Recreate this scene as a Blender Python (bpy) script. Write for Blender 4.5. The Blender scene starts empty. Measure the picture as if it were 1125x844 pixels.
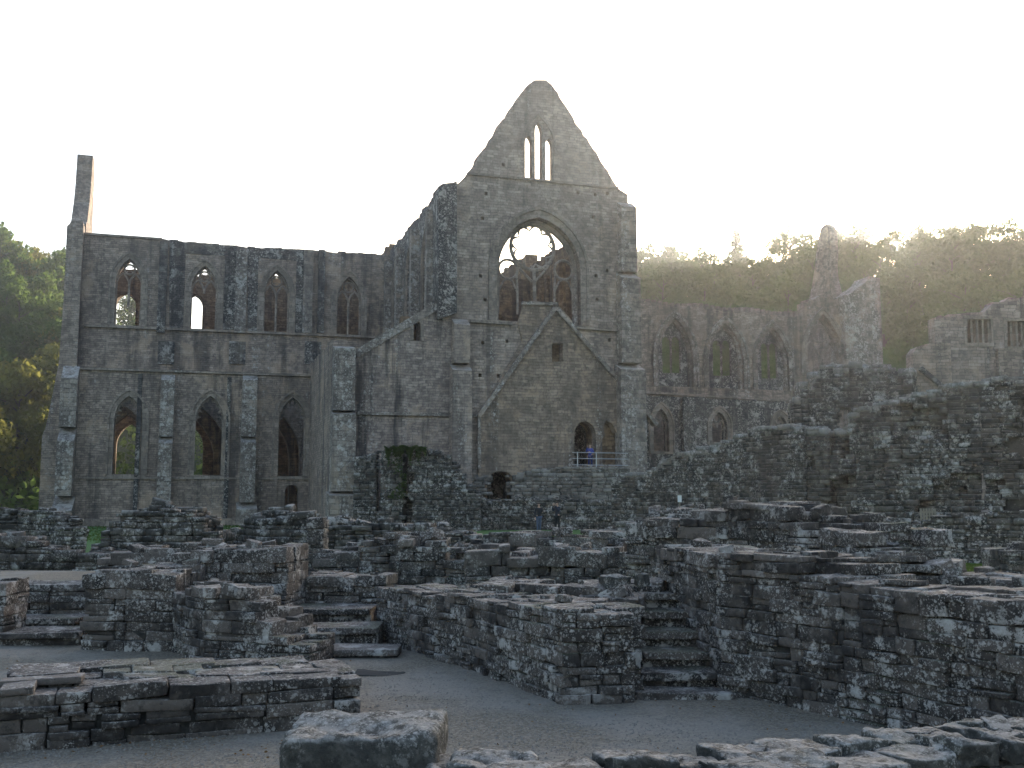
import bpy, math, random
import numpy as np
from mathutils import Vector, Matrix, noise as mnoise
from mathutils.geometry import tessellate_polygon
R = math.radians
random.seed(7)
S = bpy.context.scene
C = S.collection

# ------------------------------------------------------------------ camera
F = 1120.0; CX, CY = 562.5, 422.0
PITCH = R(6.52); CAMZ = 2.4
cd = bpy.data.cameras.new('camera'); cam = bpy.data.objects.new('camera', cd); C.objects.link(cam)
cam.location = (0, 0, CAMZ); cam.rotation_euler = (math.pi/2 + PITCH, 0, 0)
cd.sensor_width = 36; cd.lens = 36*F/1125.0; cd.clip_end = 3000; cd.clip_start = .1
S.camera = cam
# ------------------------------------------------------------------ world, sun, exposure
SUN_AZ, SUN_EL = 21.0, 13.5
HAZE = .00058
w = bpy.data.worlds.new('World'); S.world = w; w.use_nodes = True
nt = w.node_tree; nt.nodes.clear()
sky = nt.nodes.new('ShaderNodeTexSky'); sky.sky_type = 'NISHITA'; sky.sun_disc = False
sky.sun_elevation = R(SUN_EL); sky.sun_rotation = R(SUN_AZ)
sky.air_density = 1.0; sky.dust_density = 2.6; sky.ozone_density = 0.8
bg = nt.nodes.new('ShaderNodeBackground'); bg.inputs['Strength'].default_value = 0.15
ow = nt.nodes.new('ShaderNodeOutputWorld')
nt.links.new(sky.outputs[0], bg.inputs[0]); nt.links.new(bg.outputs[0], ow.inputs[0])
sd = bpy.data.lights.new('sun', 'SUN'); sd.energy = 3.6; sd.angle = R(.53); sd.color = (1, .88, .70)
sun = bpy.data.objects.new('sun', sd); C.objects.link(sun)
sv = Vector((math.sin(R(SUN_AZ))*math.cos(R(SUN_EL)), math.cos(R(SUN_AZ))*math.cos(R(SUN_EL)), math.sin(R(SUN_EL))))
sun.rotation_euler = (-sv).to_track_quat('-Z', 'Y').to_euler(); sun.location = (60, 150, 120)
S.view_settings.view_transform = 'Standard'; S.view_settings.look = 'None'
S.view_settings.exposure = 1.6; S.view_settings.gamma = 1

# ------------------------------------------------------------------ helpers
cp, sp = math.cos(PITCH), math.sin(PITCH)
def ray(u, v):
    a = (u-CX)/F; b = -(v-CY)/F
    return Vector((a, cp - b*sp, sp + b*cp))
def at(u, v, d):                      # world point seen at (u,v) of the photograph at depth y = d
    r = ray(u, v); t = d/r.y
    return Vector((r.x*t, d, CAMZ + r.z*t))
def ground(u, v, z):
    r = ray(u, v); t = (z-CAMZ)/r.z
    return Vector((r.x*t, r.y*t, z))
TH = R(17.5); E1 = Vector((math.cos(TH), math.sin(TH), 0)); E2 = Vector((-math.sin(TH), math.cos(TH), 0))
O = Vector((1.97, 68, .60))
def tr(u, v, q):                      # pixel -> church coordinates (p, z) on the wall plane q
    r = ray(u, v); c = Vector((0, 0, CAMZ)) - O
    t = (q - c.dot(E2))/r.dot(E2); P = c + r*t
    return (P.dot(E1), P.z)
def trp(u, v, p):
    r = ray(u, v); c = Vector((0, 0, CAMZ)) - O
    t = (p - c.dot(E1))/r.dot(E1); P = c + r*t
    return (P.dot(E2), P.z)

def tag(o, label=None, cat=None, group=None, kind=None):
    if label: o['label'] = label
    if cat: o['category'] = cat
    if group: o['group'] = group
    if kind: o['kind'] = kind
    return o
def empty(name, loc, rz=0, label=None, cat=None, group=None):
    o = bpy.data.objects.new(name, None); C.objects.link(o); o.location = loc; o.rotation_euler = (0, 0, rz)
    return tag(o, label, cat, group)

class MB:
    def __init__(s): s.v = []; s.f = []
    def add(s, vs, fs):
        k = len(s.v); s.v += [tuple(x) for x in vs]; s.f += [tuple(i+k for i in f) for f in fs]; return s
    def box(s, a, b, taper=None):
        x0, y0, z0 = a; x1, y1, z1 = b
        v = [(x0,y0,z0),(x1,y0,z0),(x1,y1,z0),(x0,y1,z0),(x0,y0,z1),(x1,y0,z1),(x1,y1,z1),(x0,y1,z1)]
        return s.add(v, [(0,3,2,1),(4,5,6,7),(0,1,5,4),(1,2,6,5),(2,3,7,6),(3,0,4,7)])
    def poly(s, outer, holes, q0, q1, axis='q'):
        """extruded polygon with holes; outer/holes are (a, z) loops. axis q: wall in the (p,z) plane; axis p: wall in (q,z)"""
        loops = [outer] + list(holes)
        tri = tessellate_polygon([[Vector((a, z, 0)) for a, z in L] for L in loops])
        flat = [pt for L in loops for pt in L]; n = len(flat)
        mk = (lambda a, z, q: (a, q, z)) if axis == 'q' else (lambda a, z, q: (q, a, z))
        vs = [mk(a, z, q0) for a, z in flat] + [mk(a, z, q1) for a, z in flat]
        fs = []
        for t in tri:
            A, B, D = [flat[i] for i in t]
            cr = (B[0]-A[0])*(D[1]-A[1]) - (B[1]-A[1])*(D[0]-A[0])
            if abs(cr) < 1e-9: continue
            tt = t if (cr > 0) == (axis == 'q') else (t[0], t[2], t[1])
            fs.append(tuple(tt)); fs.append((tt[0]+n, tt[2]+n, tt[1]+n))
        k = 0
        for li, L in enumerate(loops):
            m = len(L)
            area = sum(L[i][0]*L[(i+1) % m][1] - L[(i+1) % m][0]*L[i][1] for i in range(m))
            flip = (area > 0) != (li == 0)
            if axis == 'p': flip = not flip
            for i in range(m):
                a, b = k+i, k+(i+1) % m
                fs.append((a, a+n, b+n, b) if not flip else (a, b, b+n, a+n))
            k += m
        fs = [f if len(f) == 3 else f[::-1] for f in fs] if False else fs
        return s.add(vs, fs)
    def tube(s, pts, r, n=6, axis=None, closed=False, r2=None):
        pts = [Vector(p) for p in pts]; m = len(pts); vs = []; fs = []
        for i, p in enumerate(pts):
            a = pts[(i-1) % m] if (closed or i) else p; b = pts[(i+1) % m] if (closed or i < m-1) else p
            t = (b-a).normalized(); up = Vector((0, 1, 0)) if abs(t.y) < .9 else Vector((1, 0, 0))
            x = t.cross(up).normalized(); y = x.cross(t)
            rr = r if r2 is None else r + (r2-r)*i/(m-1)
            for k in range(n):
                an = 2*math.pi*(k+.5)/n; vs.append(p + x*math.cos(an)*rr + y*math.sin(an)*rr)
        for i in range(m if closed else m-1):
            for k in range(n):
                j = (i+1) % m; fs.append((i*n+k, i*n+(k+1) % n, j*n+(k+1) % n, j*n+k))
        if not closed: fs += [tuple(range(n))[::-1], tuple((m-1)*n+k for k in range(n))]
        return s.add(vs, fs)
    def build(s, name, mat, parent=None, loc=None, smooth=False):
        me = bpy.data.meshes.new(name)
        v = s.v if loc is None else [(a-loc[0], b-loc[1], c-loc[2]) for a, b, c in s.v]
        me.from_pydata(v, [], s.f); me.materials.append(mat); me.update()
        if smooth: me.polygons.foreach_set('use_smooth', [True]*len(me.polygons))
        o = bpy.data.objects.new(name, me); C.objects.link(o); o.parent = parent
        if loc is not None: o.location = loc
        return o

# ------------------------------------------------------------------ materials
def newmat(name):
    m = bpy.data.materials.new(name); m.use_nodes = True; t = m.node_tree
    return m, t, t.nodes['Principled BSDF']
def N(t, typ, ins=None, **kw):
    n = t.nodes.new(typ)
    for k, v in kw.items(): setattr(n, k, v)
    for k, v in (ins or {}).items():
        if isinstance(v, bpy.types.NodeSocket): t.links.new(v, n.inputs[k])
        else: n.inputs[k].default_value = v
    return n
def mth(t, op, a, b=0.0, c=None, clamp=False):
    n = N(t, 'ShaderNodeMath', {0: a, 1: b}, operation=op, use_clamp=clamp)
    if c is not None:
        if isinstance(c, bpy.types.NodeSocket): t.links.new(c, n.inputs[2])
        else: n.inputs[2].default_value = c
    return n.outputs[0]
def ramp(t, x, a, b):
    return N(t, 'ShaderNodeMapRange', {0: x, 1: a, 2: b}, interpolation_type='SMOOTHSTEP').outputs[0]
def mix(t, f, a, b, mode='MIX'):
    n = t.nodes.new('ShaderNodeMix'); n.data_type = 'RGBA'; n.blend_type = mode
    for k, v in ((0, f), (6, a), (7, b)):
        if isinstance(v, bpy.types.NodeSocket): t.links.new(v, n.inputs[k])
        else: n.inputs[k].default_value = v if k == 0 else (v if len(v) == 4 else (*v, 1))
    return n.outputs[2]
def noi(t, vec, scale, det=4, rough=.6):
    return N(t, 'ShaderNodeTexNoise', {'Vector': vec, 'Scale': scale, 'Detail': det, 'Roughness': rough}).outputs[0]

def stone(name, base, dark, light, brick=None, lichen=.5, lscale=3.0, lcol=(.56, .525, .49), streak=.4, tint=False, bump=.05, topl=.5, moss=0.0, bumpscale=9, spots=14):
    m, t, P = newmat(name)
    tc = N(t, 'ShaderNodeTexCoord').outputs['Object']
    sep = N(t, 'ShaderNodeSeparateXYZ', {0: tc})
    X, Y, Z = sep.outputs
    n1 = noi(t, tc, .9, 5, .65); n2 = noi(t, tc, lscale*1.7, 4, .6); nbig = noi(t, tc, .28, 3, .6)
    col = mix(t, ramp(t, n1, .35, .68), dark, base)
    hgt = mth(t, 'MULTIPLY', noi(t, tc, bumpscale, 6, .7), 1.0)
    if brick:
        warp = mth(t, 'MULTIPLY', mth(t, 'SUBTRACT', noi(t, tc, .5, 2), .5), .35)
        u = mth(t, 'ADD', X, Y)
        vv = N(t, 'ShaderNodeCombineXYZ', {0: u, 1: mth(t, 'ADD', Z, warp)}).outputs[0]
        b = N(t, 'ShaderNodeTexBrick', {'Vector': vv, 'Scale': 1.0, 'Mortar Size': .014, 'Mortar Smooth': .4, 'Bias': -.05,
              'Brick Width': brick[0], 'Row Height': brick[1], 'Color1': (0, 0, 0, 1), 'Color2': (1, 1, 1, 1), 'Mortar': (.5, .5, .5, 1)})
        b.offset = .47; b.squash = .75; b.squash_frequency = 3
        b2 = N(t, 'ShaderNodeTexBrick', {'Vector': vv, 'Scale': 1.0, 'Mortar Size': 0.0, 'Brick Width': brick[0]*5.3, 'Row Height': brick[1]*2, 'Color1': (0, 0, 0, 1), 'Color2': (1, 1, 1, 1)})
        rnd = N(t, 'ShaderNodeSeparateColor', {0: b.outputs['Color']}).outputs[0]
        rn2 = N(t, 'ShaderNodeSeparateColor', {0: b2.outputs['Color']}).outputs[0]
        col = mix(t, mth(t, 'MULTIPLY', ramp(t, rnd, .45, 1.0), .65), col, light)
        col = mix(t, mth(t, 'MULTIPLY', ramp(t, rnd, .4, .0), .55), col, dark)
        col = mix(t, mth(t, 'MULTIPLY', rn2, .42), col, dark)
        col = mix(t, mth(t, 'MULTIPLY', b.outputs['Fac'], .75), col, [c*.45 for c in dark])
        hgt = mth(t, 'ADD', mth(t, 'MULTIPLY', hgt, .5), mth(t, 'ADD', mth(t, 'MULTIPLY', b.outputs['Fac'], -1.0), mth(t, 'MULTIPLY', rnd, .5)))
    if tint:
        at_ = N(t, 'ShaderNodeAttribute', attribute_name='tint').outputs['Fac']
        col = mix(t, mth(t, 'MULTIPLY', ramp(t, at_, .5, 1.0), .7), col, light)
        col = mix(t, mth(t, 'MULTIPLY', ramp(t, at_, .45, .0), .6), col, [c*.7 for c in dark])
    col = mix(t, mth(t, 'MULTIPLY', ramp(t, n2, .42, .7), .45), col, light)
    col = mix(t, mth(t, 'MULTIPLY', ramp(t, noi(t, tc, lscale*2.6, 6, .75), .5, .64), .62), col, [c*.55 for c in dark])
    if brick:
        col = mix(t, mth(t, 'MULTIPLY', ramp(t, nbig, .5, .66), .5), col, [c*.75 for c in dark])
        col = mix(t, mth(t, 'MULTIPLY', ramp(t, noi(t, tc, .42, 5, .7), .52, .66), .45), col, [light[0]*1.08, light[1]*.98, light[2]*.85])
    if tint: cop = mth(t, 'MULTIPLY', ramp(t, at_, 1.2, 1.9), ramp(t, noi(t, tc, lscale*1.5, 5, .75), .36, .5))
    # rain streaks
    sc = N(t, 'ShaderNodeCombineXYZ', {0: X, 1: Y, 2: mth(t, 'MULTIPLY', Z, .09)}).outputs[0]
    st = ramp(t, noi(t, sc, .75, 5, .65), .5, .64)
    col = mix(t, mth(t, 'MULTIPLY', st, streak), col, (.028, .027, .03))
    # lichen specks in clusters
    vo = N(t, 'ShaderNodeTexVoronoi', {'Vector': tc, 'Scale': spots, 'Randomness': 1.0}).outputs['Distance']
    rag = noi(t, tc, lscale*5, 5, .75)
    rag2 = noi(t, tc, spots*1.6, 4, .8)
    vo2 = N(t, 'ShaderNodeTexVoronoi', {'Vector': tc, 'Scale': spots*2.6, 'Randomness': 1.0}).outputs['Distance']
    sp1 = ramp(t, mth(t, 'ADD', vo, mth(t, 'MULTIPLY', mth(t, 'SUBTRACT', mth(t, 'ADD', mth(t, 'MULTIPLY', rag, .5), mth(t, 'MULTIPLY', rag2, .5)), .5), 2.2)), .34, .22)
    sp2 = ramp(t, mth(t, 'ADD', vo2, mth(t, 'MULTIPLY', mth(t, 'SUBTRACT', rag2, .5), 1.6)), .34, .22)
    spot = mth(t, 'MAXIMUM', sp1, mth(t, 'MULTIPLY', sp2, .8))
    patch = ramp(t, noi(t, tc, lscale, 6, .75), .66 - .14*lichen, .72 - .14*lichen)
    nz = N(t, 'ShaderNodeSeparateXYZ', {0: N(t, 'ShaderNodeNewGeometry').outputs['Normal']}).outputs[2]
    up = ramp(t, nz, .35, .9)
    clus = mth(t, 'ADD', ramp(t, noi(t, sc if brick else tc, .8, 4, .7), .62-.25*lichen, .72-.2*lichen), mth(t, 'MULTIPLY', up, .6), clamp=True)
    lf = mth(t, 'ADD', mth(t, 'MULTIPLY', spot, clus), mth(t, 'MULTIPLY', patch, mth(t, 'ADD', .35, mth(t, 'MULTIPLY', clus, .65))), clamp=True)
    lf = mth(t, 'MULTIPLY', lf, .8 if lichen > 0 else 0)
    lc = mix(t, ramp(t, rag, .3, .7), [c*.6 for c in lcol], lcol)
    col = mix(t, lf, col, lc)
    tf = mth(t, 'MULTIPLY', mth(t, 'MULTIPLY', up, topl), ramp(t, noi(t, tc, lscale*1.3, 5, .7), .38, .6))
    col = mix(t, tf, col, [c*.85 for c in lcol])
    if moss:
        col = mix(t, mth(t, 'MULTIPLY', mth(t, 'MULTIPLY', ramp(t, nz, .1, .8), ramp(t, n1, .52, .62)), moss), col, (.05, .07, .02))
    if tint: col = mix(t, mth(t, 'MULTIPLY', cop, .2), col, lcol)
    t.links.new(col, P.inputs['Base Color']); P.inputs['Roughness'].default_value = .92
    P.inputs['Specular IOR Level'].default_value = .25
    hgt = mth(t, 'ADD', hgt, mth(t, 'MULTIPLY', lf, .15))
    bp = N(t, 'ShaderNodeBump', {'Strength': .9, 'Distance': bump, 'Height': hgt})
    t.links.new(bp.outputs[0], P.inputs['Normal'])
    return m

M = {}
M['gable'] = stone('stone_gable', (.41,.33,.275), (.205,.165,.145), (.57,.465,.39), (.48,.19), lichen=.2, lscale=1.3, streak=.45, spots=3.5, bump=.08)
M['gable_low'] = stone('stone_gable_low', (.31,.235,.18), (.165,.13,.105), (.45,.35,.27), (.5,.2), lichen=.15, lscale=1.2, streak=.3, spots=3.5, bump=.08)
M['wall'] = stone('stone_wall', (.36,.285,.235), (.18,.143,.125), (.51,.41,.34), (.42,.16), lichen=.35, lscale=1.4, streak=.6, spots=3.5, bump=.08)
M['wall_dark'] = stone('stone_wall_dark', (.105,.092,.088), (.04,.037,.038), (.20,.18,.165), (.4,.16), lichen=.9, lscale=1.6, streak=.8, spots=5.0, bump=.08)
M['pale'] = stone('stone_buttress', (.27,.225,.195), (.12,.10,.09), (.42,.36,.31), (.7,.32), lichen=.8, lscale=1.5, streak=.35, spots=3.2, bump=.06)
M['dress'] = stone('stone_dressed', (.30,.25,.215), (.17,.14,.12), (.42,.35,.30), (.6,.4), lichen=.2, lscale=2, streak=.2, spots=4, bump=.03)
M['streaked'] = stone('stone_streaked', (.37,.295,.25), (.17,.135,.125), (.52,.425,.36), (.44,.17), lichen=.35, lscale=1.3, streak=.85, spots=4, bump=.08)
M['bank'] = stone('stone_bank', (.20,.175,.15), (.10,.09,.08), (.32,.29,.25), None, lichen=.45, lscale=1.6, streak=.2, tint=True, bump=.05, topl=.3, spots=5)
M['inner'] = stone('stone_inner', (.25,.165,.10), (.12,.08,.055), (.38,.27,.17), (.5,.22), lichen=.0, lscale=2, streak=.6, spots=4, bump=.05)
M['rubble'] = stone('stone_rubble', (.076,.063,.056), (.024,.021,.020), (.16,.132,.115), None, lichen=.85, lscale=3.0, lcol=(.54,.505,.475), streak=.25, tint=True, bump=.04, topl=.25, moss=.4, spots=16, bumpscale=12)
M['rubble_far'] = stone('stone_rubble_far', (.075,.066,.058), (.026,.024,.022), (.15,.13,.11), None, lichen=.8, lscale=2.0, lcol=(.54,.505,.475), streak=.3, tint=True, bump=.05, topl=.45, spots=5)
M['rubble_warm'] = stone('stone_rubble_warm', (.13,.11,.095), (.06,.052,.048), (.22,.19,.155), None, lichen=.55, lscale=1.8, streak=.35, tint=True, bump=.05, topl=.4, spots=5)
M['boulder'] = stone('stone_boulder', (.085,.08,.07), (.035,.034,.032), (.15,.14,.125), None, lichen=.7, lscale=7.5, lcol=(.50,.475,.45), streak=.1, bump=.03, topl=.6, moss=.15, bumpscale=26, spots=20)
M['mortar'] = stone('lime_mortar', (.05,.046,.042), (.02,.02,.019), (.09,.085,.078), None, lichen=.45, lscale=4, streak=.2, bump=.03, topl=.1, spots=16)
m, t, P = newmat('dark_void'); P.inputs['Base Color'].default_value = (.03,.028,.027,1); P.inputs['Roughness'].default_value = 1; M['core'] = m

def simple(name, c, rough=.7, metal=0, var=.25, scale=12):
    m, t, P = newmat(name); tc = N(t, 'ShaderNodeTexCoord').outputs['Object']
    t.links.new(mix(t, noi(t, tc, scale, 4), [x*(1-var) for x in c], [min(1, x*(1+var)) for x in c]), P.inputs['Base Color'])
    P.inputs['Roughness'].default_value = rough; P.inputs['Metallic'].default_value = metal
    return m
# ground
m, t, P = newmat('gravel'); tc = N(t, 'ShaderNodeTexCoord').outputs['Object']
g1 = noi(t, tc, 55, 3, .8); g2 = noi(t, tc, .5, 4, .6); g3 = noi(t, tc, 3.5, 5, .7)
vg = N(t, 'ShaderNodeTexVoronoi', {'Vector': tc, 'Scale': 42}); vcol = N(t, 'ShaderNodeSeparateColor', {0: vg.outputs['Color']}).outputs[0]
c = mix(t, vcol, (.095,.079,.058), (.245,.21,.165)); c = mix(t, mth(t,'MULTIPLY',ramp(t, g2, .4, .62),.6), c, (.26,.24,.215)); c = mix(t, mth(t,'MULTIPLY',ramp(t, g3, .55, .72),.5), c, (.06,.055,.045))
t.links.new(c, P.inputs['Base Color']); P.inputs['Roughness'].default_value = .95
t.links.new(N(t, 'ShaderNodeBump', {'Strength': .8, 'Distance': .015, 'Height': mth(t,'ADD',vcol,g1)}).outputs[0], P.inputs['Normal']); M['gravel'] = m
m, t, P = newmat('lawn'); tc = N(t, 'ShaderNodeTexCoord').outputs['Object']
c = mix(t, noi(t, tc, 1.2, 5, .7), (.045,.13,.02), (.09,.21,.035)); c = mix(t, mth(t,'MULTIPLY',noi(t, tc, 25, 4, .8),.5), c, (.03,.06,.015))
t.links.new(c, P.inputs['Base Color']); P.inputs['Roughness'].default_value = .9
t.links.new(N(t, 'ShaderNodeBump', {'Strength': 1, 'Distance': .05, 'Height': noi(t, tc, 30, 3)}).outputs[0], P.inputs['Normal']); M['lawn'] = m
m, t, P = newmat('hill_ground'); tc = N(t, 'ShaderNodeTexCoord').outputs['Object']
t.links.new(mix(t, noi(t, tc, .15, 5, .7), (.022,.032,.012), (.05,.065,.022)), P.inputs['Base Color']); P.inputs['Roughness'].default_value = 1; M['hill'] = m
def leafmat(name, a, b, tr_=.45):
    m = bpy.data.materials.new(name); m.use_nodes = True; t = m.node_tree; t.nodes.clear()
    tc = N(t, 'ShaderNodeTexCoord').outputs['Object']
    oi = N(t, 'ShaderNodeObjectInfo').outputs['Random']
    at_ = N(t, 'ShaderNodeAttribute', attribute_name='tint').outputs['Fac']
    f = mth(t, 'ADD', mth(t, 'MULTIPLY', at_, .6), mth(t, 'MULTIPLY', oi, .4))
    c = mix(t, f, a, b)
    d = N(t, 'ShaderNodeBsdfDiffuse', {'Color': c}); tl = N(t, 'ShaderNodeBsdfTranslucent', {'Color': mix(t, .5, c, [min(1,x*2.2) for x in b])})
    ms = N(t, 'ShaderNodeMixShader', {0: tr_, 1: d.outputs[0], 2: tl.outputs[0]})
    o = N(t, 'ShaderNodeOutputMaterial', {0: ms.outputs[0]}); return m
M['leaf'] = leafmat('foliage', (.035,.06,.016), (.085,.125,.03))
M['leaf2'] = leafmat('foliage_autumn', (.07,.08,.018), (.16,.15,.035))
M['needle'] = leafmat('needles', (.02,.035,.014), (.04,.06,.022), .2)
M['ivy'] = leafmat('ivy_leaf', (.03,.045,.015), (.07,.09,.03), .2)
M['bark'] = simple('bark', (.07,.055,.042), .95)

# ------------------------------------------------------------------ displaced stones
def cube_template(n):
    e = {1: 0, 2: 0, 3: .80, 4: .88, 6: .93}.get(n)
    def gc(k):
        if e is None: x = -1+2*k/n; return math.copysign(1-(1-abs(x))**1.25, x)
        if k == 0: return -1.0
        if k == n: return 1.0
        return -1+2*k/n if n < 3 else -e+2*e*(k-1)/(n-2)
    idx = {}; V = []; Fc = []
    def vid(p):
        k = tuple(np.round(p, 5))
        if k not in idx: idx[k] = len(V); V.append(p)
        return idx[k]
    for ax in range(3):
        for sg in (-1, 1):
            a, b = [(1,2),(2,0),(0,1)][ax]
            for i in range(n):
                for j in range(n):
                    q = []
                    for di, dj in ((0,0),(1,0),(1,1),(0,1)):
                        p = np.zeros(3); p[ax] = sg; p[a] = gc(i+di); p[b] = gc(j+dj); q.append(vid(p))
                    Fc.append(q if sg > 0 else q[::-1])
    return np.array(V), np.array(Fc)
TPL = {n: cube_template(n) for n in (1, 2, 3, 4, 6, 12, 28)}
class Stones:
    def __init__(s, seed=0): s.L = []; s.rs = np.random.RandomState(seed); s.k = seed
    def add(s, c, half, ang=0, tilt=.03, n=3, rough=.06, rnd=None, tint=None):
        s.L.append((c, half, ang, tilt, n, rough, s.rs.uniform(.55, .95) if rnd is None else rnd, s.rs.rand() if tint is None else tint))
    def build(s, name, mat, parent=None, loc=(0,0,0), core=None):
        VV = []; FF = []; TT = []; MM = []; k = 0; rs = s.rs
        for (c, h, ang, tilt, n, rough, rnd, tint) in s.L:
            V, Fc = TPL[n]; h = np.array(h, float)
            # round the box edges
            pw = (9.0 + 26*rnd) if n < 12 else (6 + 14*rnd)
            nrm = (np.abs(V)**pw).sum(1)**(1/pw)
            P_ = V/nrm[:, None]
            ph = rs.uniform(0, 6.28, (3, 3)); fq = rs.uniform(1.2, 3.2, (3, 3))
            D = np.zeros_like(P_)
            for a in range(3):
                D[:, a] = np.sin(P_ @ fq[a] + ph[a].sum()) * .6 + np.sin((P_ @ (fq[a][::-1]*2.3)) + ph[a][0]*3) * .3
            mm = h.min()
            P_ = P_*h + D*rough*max(mm, .04)*1.6
            if n >= 12:                     # big near stones: fractal surface
                for i in range(len(P_)):
                    q = Vector(P_[i]) + Vector(c)*3.1
                    f = mnoise.fractal(q*4.5, .7, 2.2, 6) * .028 + mnoise.fractal(q*1.5, .9, 2, 3) * .05
                    ax = P_[i]/h; P_[i] = P_[i] + ax/np.linalg.norm(ax)*f*min(1, mm/.09)
            tx, ty = rs.normal(0, tilt, 2)
            ca, sa = math.cos(ang+rs.normal(0, tilt*.7)), math.sin(ang+rs.normal(0, tilt*.7))
            Rm = np.array([[ca,-sa,0],[sa,ca,0],[0,0,1]]) @ np.array([[1,0,ty],[0,1,-tx],[-ty,tx,1]])
            P_ = P_ @ Rm.T + np.array(c) - np.array(loc)
            VV.append(P_); FF.append(Fc+k); TT.append(np.full(len(P_), tint)); k += len(P_)
        V = np.concatenate(VV); Fc = np.concatenate(FF); T = np.concatenate(TT)
        nf = len(Fc); vt = V.tolist(); ft = Fc.tolist(); tt = T.tolist()
        if core and core.v:
            vt += [(a-loc[0], b-loc[1], c-loc[2]) for a, b, c in core.v]; ft += [tuple(i+k for i in f) for f in core.f]; tt += [0]*len(core.v)
        me = bpy.data.meshes.new(name); me.from_pydata(vt, [], ft)
        me.materials.append(mat); me.materials.append(M['mortar'])
        me.polygons.foreach_set('use_smooth', [True]*nf + [False]*(len(ft)-nf))
        me.polygons.foreach_set('material_index', [0]*nf + [1]*(len(ft)-nf))
        a = me.attributes.new('tint', 'FLOAT', 'POINT'); a.data.foreach_set('value', tt); me.update()
        o = bpy.data.objects.new(name, me); C.objects.link(o); o.parent = parent; o.location = loc
        return o

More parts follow.
